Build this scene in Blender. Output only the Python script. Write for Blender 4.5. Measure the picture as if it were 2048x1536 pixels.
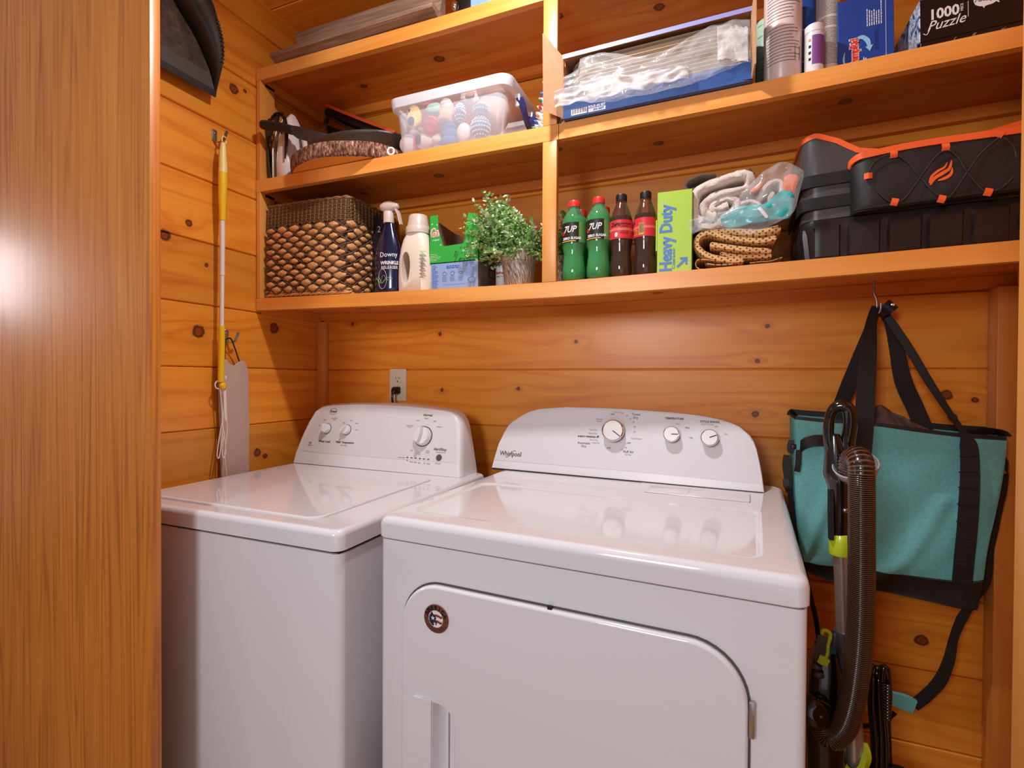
import bpy, bmesh, math, random
from mathutils import Vector, Matrix, noise
for o in list(bpy.data.objects): bpy.data.objects.remove(o)
SC = bpy.context.scene
COL = SC.collection
R = random.Random(7)

# ------------------------------------------------------------------ camera
YAW, PIT, ROL = 0.38711854, -0.01115946, 0.00554714
FPX = 1017.836
CAM = Vector((1.4382, -1.5515, 1.188))
_r = Vector((math.cos(YAW), math.sin(YAW), 0)); _f = Vector((-math.sin(YAW), math.cos(YAW), 0)); _u = Vector((0, 0, 1))
CF = _f*math.cos(PIT) + _u*math.sin(PIT); _u2 = _u*math.cos(PIT) - _f*math.sin(PIT)
CR = _r*math.cos(ROL) + _u2*math.sin(ROL); CU = _u2*math.cos(ROL) - _r*math.sin(ROL)
cd = bpy.data.cameras.new('camera'); cam = bpy.data.objects.new('camera', cd); COL.objects.link(cam)
cd.sensor_width = 36; cd.lens = FPX/2048*36; cd.clip_start = 0.02; cd.clip_end = 50
m = Matrix((CR, CU, -CF)).transposed().to_4x4(); m.translation = CAM; cam.matrix_world = m
SC.camera = cam

# ------------------------------------------------------------------ world, lights, exposure
w = bpy.data.worlds.new('world'); SC.world = w; w.use_nodes = True
w.node_tree.nodes['Background'].inputs[0].default_value = (1.0, 0.96, 0.97, 1)
w.node_tree.nodes['Background'].inputs[1].default_value = 0.20
def light(name, kind, loc, power, color, size=0.1, target=None, sy=None, spread=None):
    l = bpy.data.lights.new(name, kind); l.energy = power; l.color = color
    if kind == 'AREA':
        l.size = size
        if sy: l.shape = 'RECTANGLE'; l.size_y = sy
        if spread: l.spread = math.radians(spread)
    else: l.shadow_soft_size = size
    o = bpy.data.objects.new(name, l); COL.objects.link(o); o.location = loc
    if target: o.rotation_euler = (Vector(target)-Vector(loc)).to_track_quat('-Z', 'Y').to_euler()
    return o
light('closet_ceiling_light', 'AREA', (1.0, -0.715, 2.405), 12.5, (1.0, 0.98, 0.98), 0.07, (1.0, -0.715, 0))
light('room_light', 'AREA', (0.85, -2.9, 1.75), 19, (1.0, 0.97, 1.0), 0.5, (1.1, -0.2, 1.5))
light('room_bounce', 'AREA', (1.9, -2.6, 0.9), 3, (1.0, 0.95, 1.0), 1.4, (1.0, -0.2, 1.5))
light('door_highlight_light', 'AREA', (-1.45, -1.60, 1.70), 5, (1.0, 0.96, 1.0), 0.35, (.6, -.9, 1.35))  # area light added at left to reflect as a highlight in the door veneer
vs = SC.view_settings; vs.view_transform = 'Standard'; vs.look = 'None'; vs.gamma = 1; vs.exposure = 0.22; vs.use_curve_mapping = False

# ------------------------------------------------------------------ pixel -> point helpers (2048x1536 frame)
def ray(u, v): return CR*((u-1024)/FPX) + CF - CU*((v-768)/FPX)
def at(u, v, ax, val):
    d = ray(u, v); return CAM + d*((val-CAM[ax])/d[ax])
def atp(u, v, p0, n):
    d = ray(u, v); return CAM + d*((Vector(p0)-CAM).dot(n)/d.dot(n))
def lerp(a, b, t): return a+(b-a)*t
def pw(tab):
    def f(x):
        if x <= tab[0][0]: return tab[0][1]
        for (a, za), (b, zb) in zip(tab, tab[1:]):
            if x <= b: return za+(zb-za)*(x-a)/(b-a)
        return tab[-1][1]
    return f
ZL = pw([(0, 1.450), (0.5, 1.4415), (1.0, 1.4360), (1.5, 1.4440), (1.96, 1.4545), (2.08, 1.457)])
ZM = pw([(0, 1.842), (1.05, 1.8385), (1.5, 1.845), (1.955, 1.857), (2.08, 1.860)])
ZU = pw([(0, 2.210), (0.65, 2.201), (1.03, 2.203), (2.08, 2.215)])
YF = -0.298

# ------------------------------------------------------------------ mesh helpers
def link(name, bm, mats, parent=None, smooth=None, kind=None):
    me = bpy.data.meshes.new(name)
    bmesh.ops.recalc_face_normals(bm, faces=bm.faces)
    bm.to_mesh(me); bm.free()
    for mm in (mats if isinstance(mats, (list, tuple)) else [mats]): me.materials.append(mm)
    if smooth is None: smooth = 35
    if smooth:
        me.polygons.foreach_set('use_smooth', [True]*len(me.polygons))
        me.set_sharp_from_angle(angle=math.radians(smooth))
    o = bpy.data.objects.new(name, me); COL.objects.link(o)
    if parent is not None: o.parent = parent
    if kind: o['kind'] = kind
    return o
def thing(name, label, cat, loc=(0, 0, 0), rz=0, group=None, rot=None):
    o = bpy.data.objects.new(name, None); COL.objects.link(o); o.empty_display_size = 0.05
    o.location = loc; o.rotation_euler = rot if rot else (0, 0, rz)
    o['label'] = label; o['category'] = cat
    if group: o['group'] = group
    return o
def tag(o, label, cat, group=None):
    o['label'] = label; o['category'] = cat
    if group: o['group'] = group
    return o
def dup(root, loc, rz=0, label=None, group=None):
    def cp(o, par):
        c = o.copy(); COL.objects.link(c); c.parent = par
        for ch in o.children: cp(ch, c)
        return c
    r = cp(root, None); r.location = loc; r.rotation_euler = (0, 0, rz)
    if label: r['label'] = label
    if group: r['group'] = group
    return r
def NB(): return bmesh.new()
def setmi(bm, n0, mi):
    if mi:
        bm.faces.ensure_lookup_table()
        for f in list(bm.faces)[n0:]: f.material_index = mi
def box(bm, x0, x1, y0, y1, z0, z1, r=0, seg=2, mi=0, M=None):
    n0 = len(bm.faces)
    t = bmesh.new(); bmesh.ops.create_cube(t, size=1)
    for v in t.verts:
        v.co = Vector((lerp(x0, x1, v.co.x+.5), lerp(y0, y1, v.co.y+.5), lerp(z0, z1, v.co.z+.5)))
    if r: bmesh.ops.bevel(t, geom=list(t.edges), offset=r, segments=seg, affect='EDGES', profile=0.5, clamp_overlap=True)
    add(bm, t, M, mi); return bm
def add(bm, t, M=None, mi=0):
    mp = {}
    for v in t.verts: mp[v] = bm.verts.new(M @ v.co if M else v.co)
    for f in t.faces:
        try: nf = bm.faces.new([mp[v] for v in f.verts]); nf.material_index = mi or f.material_index
        except ValueError: pass
    t.free()
def loft(bm, loops, close=True, cap0=True, cap1=True, mi=0, M=None):
    vs = [[bm.verts.new(M @ Vector(p) if M else Vector(p)) for p in lp] for lp in loops]
    n = len(vs[0])
    for a, b in zip(vs, vs[1:]):
        for i in range(n if close else n-1):
            j = (i+1) % n
            try: f = bm.faces.new((a[i], a[j], b[j], b[i])); f.material_index = mi
            except ValueError: pass
    for c, lp in ((cap0, vs[0]), (cap1, vs[-1])):
        if c and n > 2:
            try: f = bm.faces.new(lp if c is not cap0 else lp); f.material_index = mi
            except ValueError: pass
    return vs
def lathe(bm, prof, seg=32, c=(0, 0, 0), M=None, mi=0, sx=1, sy=1):
    T = Matrix.Translation(c) @ (M if M else Matrix.Identity(4))
    loft(bm, [[(r*sx*math.cos(2*math.pi*k/seg), r*sy*math.sin(2*math.pi*k/seg), z) for k in range(seg)] for r, z in prof], M=T, mi=mi)
def frames(pts, closed=False):
    pts = [Vector(p) for p in pts]; n = len(pts); T = []
    for i in range(n):
        a = pts[i-1] if (i > 0 or closed) else pts[i]; b = pts[(i+1) % n] if (i < n-1 or closed) else pts[i]
        T.append((b-a).normalized())
    ref = Vector((0, 0, 1)) if abs(T[0].z) < .9 else Vector((1, 0, 0))
    N = [(ref - T[0]*ref.dot(T[0])).normalized()]
    for i in range(1, n):
        v = N[-1] - T[i]*N[-1].dot(T[i]); N.append(v.normalized() if v.length > 1e-6 else N[-1])
    return pts, T, N
def tube(bm, pts, r, seg=10, closed=False, mi=0, M=None):
    pts, T, N = frames(pts, closed); lp = []
    for i, p in enumerate(pts):
        rr = r[i] if isinstance(r, (list, tuple)) else r
        B = T[i].cross(N[i]); lp.append([p + N[i]*(rr*math.cos(2*math.pi*k/seg)) + B*(rr*math.sin(2*math.pi*k/seg)) for k in range(seg)])
    if closed: lp.append(lp[0]); loft(bm, lp, cap0=False, cap1=False, mi=mi, M=M)
    else: loft(bm, lp, mi=mi, M=M)
def spline(pts, n=8):
    P = [Vector(p) for p in pts]; out = []
    for i in range(len(P)-1):
        p0 = P[max(i-1, 0)]; p1 = P[i]; p2 = P[i+1]; p3 = P[min(i+2, len(P)-1)]
        for k in range(n):
            t = k/n
            out.append(0.5*((2*p1)+(p2-p0)*t+(2*p0-5*p1+4*p2-p3)*t*t+(3*p1-p0-3*p2+p3)*t*t*t))
    out.append(P[-1]); return out
def strap(bm, pts, w, th, side=None, mi=0, M=None, n=8):
    """flat band through pts; w width (number or list); side = width direction(s)"""
    P = spline(pts, n) if n else [Vector(p) for p in pts]
    W = [pw([(i, x) for i, x in enumerate(w)])(k*(len(w)-1)/(len(P)-1)) for k in range(len(P))] if isinstance(w, (list, tuple)) else [w]*len(P)
    S = None
    if isinstance(side, list):
        S = [Vector(x) for x in side]; S = [S[min(int(k*(len(S)-1)/(len(P)-1)), len(S)-2)].lerp(S[min(int(k*(len(S)-1)/(len(P)-1))+1, len(S)-1)], (k*(len(S)-1)/(len(P)-1)) % 1) for k in range(len(P))]
    elif side is not None: S = [Vector(side)]*len(P)
    P, T, N = frames(P); lp = []
    for i, p in enumerate(P):
        s = S[i] if S else N[i]
        s = (s - T[i]*s.dot(T[i])).normalized(); nn = T[i].cross(s).normalized()
        a = s*W[i]/2; b = nn*th/2
        lp.append([p-a-b, p+a-b, p+a+b, p-a+b])
    loft(bm, lp, mi=mi, M=M)
def rrect(x0, x1, y0, y1, r, n=6):
    rs = r if isinstance(r, (list, tuple)) else [r]*4
    out = []
    for (cx, cy, a0, q) in ((x1, y0, -90, rs[0]), (x1, y1, 0, rs[1]), (x0, y1, 90, rs[2]), (x0, y0, 180, rs[3])):
        sx = -1 if cx == x1 else 1; sy = 1 if cy == y0 else -1
        for k in range(n+1):
            a = math.radians(a0+90*k/n); out.append((cx+sx*q+q*math.cos(a), cy+sy*q+q*math.sin(a)))
    return out
def prism(bm, poly, d0, d1, fmap, bev=0, mi=0, M=None):
    """poly (a,b) list extruded from depth d0 to d1; fmap(a,b,d)->xyz"""
    if bev:
        cx = sum(p[0] for p in poly)/len(poly); cy = sum(p[1] for p in poly)/len(poly)
        def ins(q):
            n = len(poly); res = []
            for i in range(n):
                a = Vector(poly[i-1]); b = Vector(poly[i]); c = Vector(poly[(i+1) % n])
                e1 = (b-a); e2 = (c-b)
                e1 = e1.normalized() if e1.length > 1e-9 else e2.normalized(); e2 = e2.normalized() if e2.length > 1e-9 else e1
                nn = Vector((-(e1.y+e2.y), e1.x+e2.x)); nn = nn.normalized() if nn.length > 1e-6 else Vector((0, 0))
                if area < 0: nn = -nn
                res.append((b.x+nn.x*q, b.y+nn.y*q))
            return res
        area = sum(poly[i-1][0]*poly[i][1]-poly[i][0]*poly[i-1][1] for i in range(len(poly)))
        s = 1 if d1 > d0 else -1
        lps = [[fmap(a, b, d0) for a, b in poly], [fmap(a, b, d1-s*bev) for a, b in poly], [fmap(a, b, d1-s*bev*.3) for a, b in ins(bev*.3)], [fmap(a, b, d1) for a, b in ins(bev)]]
    else: lps = [[fmap(a, b, d0) for a, b in poly], [fmap(a, b, d1) for a, b in poly]]
    loft(bm, lps, mi=mi, M=M)
def grid(bm, fn, nu, nv, mi=0, th=0, tdir=None, mfn=None):
    V = [[bm.verts.new(Vector(fn(i/nu, j/nv))) for j in range(nv+1)] for i in range(nu+1)]
    for i in range(nu):
        for j in range(nv):
            f = bm.faces.new((V[i][j], V[i+1][j], V[i+1][j+1], V[i][j+1])); f.material_index = mfn((i+.5)/nu, (j+.5)/nv) if mfn else mi
    return V
def sheet(name, fn, nu, nv, mats, parent, th=0.002, mfn=None, smooth=60):
    bm = NB(); grid(bm, fn, nu, nv, mfn=mfn); o = link(name, bm, mats, parent, smooth)
    md = o.modifiers.new('solid', 'SOLIDIFY'); md.thickness = th; md.offset = 0
    return o
def ball(bm, c, rx, ry=None, rz=None, su=16, sv=10, mi=0, M=None):
    ry = ry or rx; rz = rz or rx; t = bmesh.new(); bmesh.ops.create_uvsphere(t, u_segments=su, v_segments=sv, radius=1)
    for v in t.verts: v.co = Vector((c[0]+v.co.x*rx, c[1]+v.co.y*ry, c[2]+v.co.z*rz))
    add(bm, t, M, mi)
def text(bm, s, size, M, mi=0, depth=0.0004, shear=0, align='CENTER', sx=1.0, bold=0):
    cu = bpy.data.curves.new('t', 'FONT'); cu.body = s; cu.size = size; cu.extrude = depth; cu.align_x = align; cu.align_y = 'CENTER'
    cu.shear = shear; cu.resolution_u = 2; cu.offset = bold
    o = bpy.data.objects.new('t', cu); COL.objects.link(o)
    me = bpy.data.meshes.new_from_object(o)
    bpy.data.objects.remove(o); bpy.data.curves.remove(cu)
    t = bmesh.new(); t.from_mesh(me); bpy.data.meshes.remove(me)
    if sx != 1: bmesh.ops.scale(t, vec=(sx, 1, 1), verts=t.verts)
    add(bm, t, M, mi)
def face_M(p, right, up):
    """matrix whose x=right, y=up, z=outward at p"""
    x = Vector(right).normalized(); z = x.cross(Vector(up)).normalized(); y = z.cross(x)
    M = Matrix((x, y, z)).transposed().to_4x4(); M.translation = Vector(p); return M
def lines(bm, M, x0, x1, y, n, dy, h, mi, rnd=0.3, gap=0.0):
    """rows of small print: dashes of word length"""
    q = random.Random(int(abs(x0*1e4)+abs(y*1e4)+n))
    for i in range(n):
        x = x0
        xe = x1-(x1-x0)*rnd*q.random()
        while x < xe:
            wd = min(h*(1.5+3.5*q.random()), xe-x)
            yy = y-i*dy
            f = bm.faces.new([bm.verts.new(M @ Vector(p)) for p in ((x, yy-h/2, .0004), (x+wd, yy-h/2, .0004), (x+wd, yy+h/2, .0004), (x, yy+h/2, .0004))]); f.material_index = mi
            x += wd+h*.7
def rect(bm, M, x0, x1, y0, y1, mi, z=.0003):
    f = bm.faces.new([bm.verts.new(M @ Vector(p)) for p in ((x0, y0, z), (x1, y0, z), (x1, y1, z), (x0, y1, z))]); f.material_index = mi
def poly(bm, M, pts, mi, z=.0003):
    f = bm.faces.new([bm.verts.new(M @ Vector((a, b, z))) for a, b in pts]); f.material_index = mi
def apply_bool(o, cut, op='DIFFERENCE'):
    md = o.modifiers.new('b', 'BOOLEAN'); md.operation = op; md.object = cut; md.solver = 'EXACT'
    bpy.context.view_layer.update()
    dg = bpy.context.evaluated_depsgraph_get(); me = bpy.data.meshes.new_from_object(o.evaluated_get(dg))
    o.modifiers.clear(); old = o.data; o.data = me; me.name = old.name; bpy.data.objects.remove(cut)

# ------------------------------------------------------------------ materials
def lin(h):
    if isinstance(h, str): h = tuple(int(h[i:i+2], 16)/255 for i in (0, 2, 4))
    return tuple(c/12.92 if c <= .04045 else ((c+.055)/1.055)**2.4 for c in h)+(1,)
class NT:
    def __init__(s, name):
        s.m = bpy.data.materials.new(name); s.m.use_nodes = True; s.t = s.m.node_tree; s.p = s.t.nodes['Principled BSDF']
    def n(s, ty, **k):
        nd = s.t.nodes.new(ty)
        for a, b in k.items(): setattr(nd, a, b)
        return nd
    def l(s, a, b): s.t.links.new(a, b)
    def math(s, op, a, b=None, c=None, clamp=False):
        nd = s.n('ShaderNodeMath', operation=op); nd.use_clamp = clamp
        for i, x in enumerate((a, b, c)):
            if x is None: continue
            if hasattr(x, 'links') or hasattr(x, 'is_output'): s.l(x, nd.inputs[i])
            else: nd.inputs[i].default_value = x
        return nd.outputs[0]
    def comb(s, x, y, z):
        nd = s.n('ShaderNodeCombineXYZ')
        for i, q in enumerate((x, y, z)):
            if hasattr(q, 'is_output'): s.l(q, nd.inputs[i])
            else: nd.inputs[i].default_value = q
        return nd.outputs[0]
    def noise(s, vec, scale, detail=3, rough=.5, dist=0):
        nd = s.n('ShaderNodeTexNoise'); s.l(vec, nd.inputs['Vector']); nd.inputs['Scale'].default_value = scale
        nd.inputs['Detail'].default_value = detail; nd.inputs['Roughness'].default_value = rough; nd.inputs['Distortion'].default_value = dist
        return nd.outputs[0]
    def ramp(s, fac, stops):
        nd = s.n('ShaderNodeValToRGB'); s.l(fac, nd.inputs[0]); e = nd.color_ramp.elements
        while len(e) < len(stops): e.new(.5)
        for el, (p, c) in zip(e, stops): el.position = p; el.color = c if isinstance(c, tuple) and len(c) == 4 else lin(c)
        return nd.outputs[0]
    def mix(s, fac, a, b, mode='MIX'):
        nd = s.n('ShaderNodeMix', data_type='RGBA', blend_type=mode)
        for k, x in ((0, fac), (6, a), (7, b)):
            if hasattr(x, 'is_output'): s.l(x, nd.inputs[k])
            else: nd.inputs[k].default_value = x
        return nd.outputs[2]
    def bump(s, h, strength=.2, dist=.002):
        nd = s.n('ShaderNodeBump'); nd.inputs['Strength'].default_value = strength; nd.inputs['Distance'].default_value = dist
        s.l(h, nd.inputs['Height']); s.l(nd.outputs[0], s.p.inputs['Normal'])
def mat(name, col, rough=.5, metal=0, spec=.5, trans=0, alpha=1, coat=0, noise_amt=0, nscale=40, bump=0, bscale=300, sss=0, ior=None, sheen=0):
    q = NT(name); p = q.p; c = lin(col)
    p.inputs['Base Color'].default_value = c; p.inputs['Roughness'].default_value = rough; p.inputs['Metallic'].default_value = metal
    p.inputs['Specular IOR Level'].default_value = spec; p.inputs['Transmission Weight'].default_value = trans; p.inputs['Alpha'].default_value = alpha
    p.inputs['Coat Weight'].default_value = coat; p.inputs['Coat Roughness'].default_value = .08
    if ior: p.inputs['IOR'].default_value = ior
    if sheen: p.inputs['Sheen Weight'].default_value = sheen
    if sss: p.inputs['Subsurface Weight'].default_value = sss; p.inputs['Subsurface Radius'].default_value = (.02, .02, .02)
    co = None
    if noise_amt or bump:
        tc = q.n('ShaderNodeTexCoord'); co = tc.outputs['Object']
    if noise_amt:
        f = q.noise(co, nscale, 4)
        d = tuple(x*(1-noise_amt) for x in c[:3])+(1,); e = tuple(min(1, x*(1+noise_amt)) for x in c[:3])+(1,)
        q.l(q.ramp(f, [(.3, d), (.7, e)]), p.inputs['Base Color'])
    if bump: q.bump(q.noise(co, bscale, 3), bump, .001)
    return q.m
def wood(name, light_, mid, dark, ax_a, ax_b, sp=0.0, b0=0.0, knots=(), ring=26, grain=1.0, rough=.38, tone=.22, pin=True, stretch=13.0, coat=.15, off=0.0, knotc='5A220C', RW=.42, FW=.5):
    """softwood: along-grain axis ax_a, across axis ax_b (0,1,2); boards of width sp"""
    q = NT(name); p = q.p
    tc = q.n('ShaderNodeTexCoord'); sx = q.n('ShaderNodeSeparateXYZ'); q.l(tc.outputs['Object'], sx.inputs[0])
    a = sx.outputs[ax_a]; b = sx.outputs[ax_b]
    third = sx.outputs[({0, 1, 2}-{ax_a, ax_b}).pop()]
    if sp: idx = q.math('FLOOR', q.math('DIVIDE', q.math('SUBTRACT', b, b0), sp))
    else: idx = q.math('ADD', off, 0.0)
    rnd = q.n('ShaderNodeTexWhiteNoise', noise_dimensions='1D'); q.l(q.math('ADD', idx, off+3.1), rnd.inputs['W'])
    vec = q.comb(q.math('ADD', q.math('MULTIPLY', a, 1.0), q.math('MULTIPLY', rnd.outputs[0], 9.0)), q.math('MULTIPLY', b, stretch), q.math('ADD', q.math('MULTIPLY', third, stretch), q.math('MULTIPLY', idx, 3.7)))
    fld = q.noise(vec, .75*grain, 1.5, .4)
    kd = None; kf = None
    for (ka, kb, kr) in knots:
        da = q.math('DIVIDE', q.math('SUBTRACT', a, ka), kr*1.05); db = q.math('DIVIDE', q.math('SUBTRACT', b, kb), kr)
        d2 = q.math('ADD', q.math('MULTIPLY', da, da), q.math('MULTIPLY', db, db))
        g = q.math('DIVIDE', 1.0, q.math('ADD', 1.0, q.math('MULTIPLY', q.math('ADD', q.math('MULTIPLY', q.math('MULTIPLY', da, da), .12), q.math('MULTIPLY', db, db)), .22)))
        kf = g if kf is None else q.math('ADD', kf, g)
        kd = d2 if kd is None else q.math('MINIMUM', kd, d2)
    if kf is not None: fld = q.math('ADD', fld, q.math('MULTIPLY', kf, .22))
    rg = q.math('SINE', q.math('MULTIPLY', fld, ring*6.28/3))
    rg = q.math('MULTIPLY_ADD', rg, .5, .5)
    rg = q.math('POWER', rg, 3.0)
    amp = q.noise(q.comb(q.math('MULTIPLY', a, .9), q.math('MULTIPLY', b, 7), idx), 1.0, 2)
    rg = q.math('MULTIPLY', rg, q.math('MULTIPLY', amp, 1.3))
    fine = q.noise(q.comb(q.math('MULTIPLY', a, 2.5), q.math('MULTIPLY', b, 120), q.math('MULTIPLY', third, 120)), 1.0, 3, .6)
    fac = q.math('ADD', q.math('MULTIPLY', rg, RW), q.math('MULTIPLY', fine, FW), clamp=True)
    colr = q.ramp(fac, [(.12, light_), (.5, mid), (.98, dark)])
    # board tone and slow blotches
    slow = q.noise(q.comb(q.math('MULTIPLY', a, 1.6), q.math('MULTIPLY', b, 5), third), 1.3, 2)
    tn = q.math('MULTIPLY_ADD', q.math('ADD', q.math('SUBTRACT', rnd.outputs[0], .5), q.math('SUBTRACT', slow, .5)), tone*1.6, 1.0)
    hs = q.n('ShaderNodeHueSaturation'); q.l(colr, hs.inputs['Color']); q.l(tn, hs.inputs['Value']); hs.inputs['Saturation'].default_value = 1.0
    colr = hs.outputs[0]
    if pin:
        vo = q.n('ShaderNodeTexVoronoi'); vo.feature = 'F1'
        q.l(q.comb(q.math('MULTIPLY', a, 3.3), q.math('MULTIPLY', b, 5.5), idx), vo.inputs['Vector']); vo.inputs['Scale'].default_value = 1.0
        sc = q.n('ShaderNodeSeparateColor'); q.l(vo.outputs['Color'], sc.inputs[0])
        th = q.math('MULTIPLY', q.math('MAXIMUM', q.math('SUBTRACT', sc.outputs[0], .6), 0.0), .07)
        msk = q.math('MULTIPLY', q.math('SUBTRACT', th, vo.outputs['Distance']), 90, clamp=True)
        colr = q.mix(q.math('MULTIPLY', msk, .8), colr, lin('4A1C0A'))
    if kd is not None:
        wob = q.noise(q.comb(a, b, third), 60, 2)
        kk = q.math('ADD', q.math('SQRT', kd), q.math('MULTIPLY', q.math('SUBTRACT', wob, .5), .7))
        km = q.math('MULTIPLY', q.math('SUBTRACT', 1.15, kk), 3.5, clamp=True)
        halo = q.math('MULTIPLY', q.math('SUBTRACT', 3.2, kk), .35, clamp=True)
        colr = q.mix(q.math('MULTIPLY', halo, .35), colr, lin('B5561A'))
        kc = q.ramp(kk, [(0.0, knotc), (.35, '8A3C16'), (.6, knotc), (.92, '240C05'), (1.0, '4A1C0A')])
        colr = q.mix(q.math('MULTIPLY', km, .92), colr, kc)
    q.l(colr, p.inputs['Base Color'])
    p.inputs['Roughness'].default_value = rough; p.inputs['Coat Weight'].default_value = coat; p.inputs['Coat Roughness'].default_value = .25
    q.bump(fac, .12, .0008)
    return q.m
PL, PM, PD = 'E89A32', 'DC8426', 'B4580F'
SPG, ZG = 0.18738, 1.21674
def kb(u, v): p = at(u, v, 1, 0); return (p.x, p.z)
def kl(u, v): p = at(u, v, 0, 0); return (p.y, p.z)
KB = [(*kb(r[0], r[1]), r[2]) for r in ((880, 668, .007), (1152, 683, .006), (884, 780, .006), (1037, 777, .006), (790, 792, .006), (1515, 722, .006), (1511, 828, .009), (1893, 790, .012), (1950, 800, .007), (1843, 1281, .014), (705, 648, .007), (1535, 652, .006), (1905, 835, .010))]
KLs = [(*kl(r[0], r[1]), r[2]) for r in ((397, 663, .019), (548, 656, .018), (468, 178, .016), (378, 446, .010), (330, 470, .016), (515, 905, .014), (530, 912, .009), (413, 530, .006), (490, 182, .006))]
M_back = wood('pine_back_wall', PL, PM, PD, 0, 2, SPG, ZG, KB, ring=18)
M_left = wood('pine_left_wall', PL, PM, PD, 1, 2, SPG, ZG, KLs, ring=16, off=4)
M_right = wood('pine_right_wall', PL, PM, PD, 1, 2, SPG, ZG, (), ring=18, off=9)
M_ceil = wood('pine_ceiling', PL, PM, PD, 0, 1, .14, 0, (), ring=16, off=2)
SLt, SMt, SDt = 'E2903C', 'D07626', 'A85016'
M_shx = wood('pine_shelf', SLt, SMt, SDt, 0, 1, .149, -.298, ((.62, -.16, .016), (1.02, -.2, .012), (1.28, -.13, .014), (1.7, -.17, .014), (.3, -.12, .012)), ring=14, off=5, tone=.12)
M_nos = wood('pine_shelf_edge', 'EBA657', 'DE903E', 'C87428', 0, 2, 0, 0, (), ring=8, off=6, tone=.08, stretch=14)
M_post = wood('pine_post', 'EBA657', 'DE903E', 'C4702A', 2, 0, 0, 0, (), ring=8, off=8, tone=.08, stretch=14)
M_trimy = wood('pine_trim', PL, PM, PD, 1, 2, 0, 0, (), ring=8, off=11, tone=.1, pin=False)
M_door = wood('oak_veneer_door', 'DE9036', 'C87628', '823E12', 2, 0, 0, 0, (), ring=30, grain=.9, off=1, tone=.08, pin=False, stretch=26, RW=.30, FW=.85, rough=.40, coat=.30)
M_dark = mat('dark_gap', '1A1110', .8)
M_floor = wood('floor_boards', 'B98555', 'A06E42', '7C4E2A', 0, 1, .12, 0, (), ring=14, off=3, pin=False)

# ------------------------------------------------------------------ room shell
X1 = 2.085; YB = -0.862
def planks(name, m, face, a0, a1, b0, b1, bs, s, th=.02):
    """face(a,b,d): tongue-and-groove boards with v-joints"""
    bm = NB(); b = bs
    while b > b0: b -= s
    while b < b1:
        lo, hi = max(b, b0), min(b+s, b1)
        if hi-lo > .004:
            g = .0022; pr = [(lo, -.008), (lo+.0009, -.008), (lo+.0012, -.003), (lo+.004, 0), (hi-.004, 0), (hi-.0012, -.003), (hi-.0009, -.008), (hi, -.008), (hi, -th), (lo, -th)]
            loft(bm, [[face(a, bb, d) for bb, d in pr] for a in (a0, a1)])
        b += s
    return link(name, bm, m, None, 20, 'structure')
planks('wall_back', M_back, lambda a, b, d: (a, -d, b), -.02, X1+.02, 0, 2.45, ZG, SPG)
planks('wall_left', M_left, lambda a, b, d: (d, a, b), YB, .02, 0, 2.45, ZG, SPG)
planks('wall_right', M_right, lambda a, b, d: (X1-d, a, b), YB, .02, 0, 2.45, ZG, SPG)
planks('ceiling', M_ceil, lambda a, b, d: (a, b, 2.42-d), -.02, X1+.02, -.95, .02, -.263, .14)
bm = NB(); box(bm, -3, 5, -5, .05, -.05, 0); link('floor', bm, M_floor, None, 0, 'structure')
JX = 1.7262
bm = NB(); box(bm, JX+.02, 3.2, YB-.10, YB, 0, 2.45); link('wall_front_right', bm, M_back, None, 0, 'structure')
bm = NB(); box(bm, -1.2, -.02, YB+.0, YB+.1, 0, 2.45); link('wall_front_left', bm, M_back, None, 0, 'structure')
bm = NB(); box(bm, JX, JX+.02, YB-.105, YB+.004, 0, 2.45, .002); link('trim_jamb', bm, M_post, None, 30, 'structure')
bm = NB(); box(bm, -1.2, .392, -.887, -.866, .004, 2.2, .0012, 2); link('door_1', bm, M_door, None, 30, 'structure')
# corner posts, cleats and crown on the walls
bm = NB(); box(bm, .001, .041, -.021, -.001, 0, 1.405, .002); link('trim_corner_left', bm, M_post, None, 30, 'structure')
bm = NB(); box(bm, 2.028, 2.068, -.049, -.001, 0, 1.405, .002); link('trim_corner_right', bm, M_post, None, 30, 'structure')
bm = NB()
loft(bm, [[(d, y, z) for d, z in ((.0, 2.335), (.010, 2.337), (.014, 2.36), (.016, 2.385), (.03, 2.392), (.03, 2.395), (.033, 2.42), (.0, 2.42))] for y in (YB, -.002)])
link('trim_crown', bm, M_trimy, None, 25, 'structure')

# ------------------------------------------------------------------ shelving
sh = thing('shelving_unit', 'built-in pine shelving of three long boards on wall cleats and square uprights', 'shelves', (0, 0, 0))
XR = X1-.004
def run(bm, zf, x0, x1, y0, y1, dz0, dz1, n=12):
    loft(bm, [[(x, y0, zf(x)+dz0), (x, y1, zf(x)+dz0), (x, y1, zf(x)+dz1), (x, y0, zf(x)+dz1)] for x in [lerp(x0, x1, i/n) for i in range(n+1)]])
for nm, zf, xs in (('lower_shelf', ZL, (.003, XR)), ('middle_shelf', ZM, (.003, XR)), ('upper_shelf', ZU, (.003, XR))):
    bm = NB(); run(bm, zf, xs[0], xs[1], YF+.02, -.002, -.020, 0)
    s_ = link('shelf', bm, M_shx, sh, 30)
    bm = NB()
    segs = [(.003, XR)] if nm != 'middle_shelf' else [(.003, 1.0515), (1.053, XR)]
    for a, b in segs: run(bm, zf, a, b, YF, YF+.0195, -.0395, 0)
    link('shelf_edge', bm, M_nos, s_, 30)
    bm = NB(); run(bm, zf, .003, XR, -.021, -.002, -.050, -.0205); link('cleat', bm, M_shx, sh, 30)
    bm = NB(); run(bm, zf, .003, .021, YF+.02, -.022, -.050, -.0205); link('cleat', bm, M_trimy, sh, 30)
    bm = NB(); run(bm, zf, XR-.02, XR, YF+.02, -.05, -.050, -.0205); link('cleat', bm, M_trimy, sh, 30)
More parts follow.
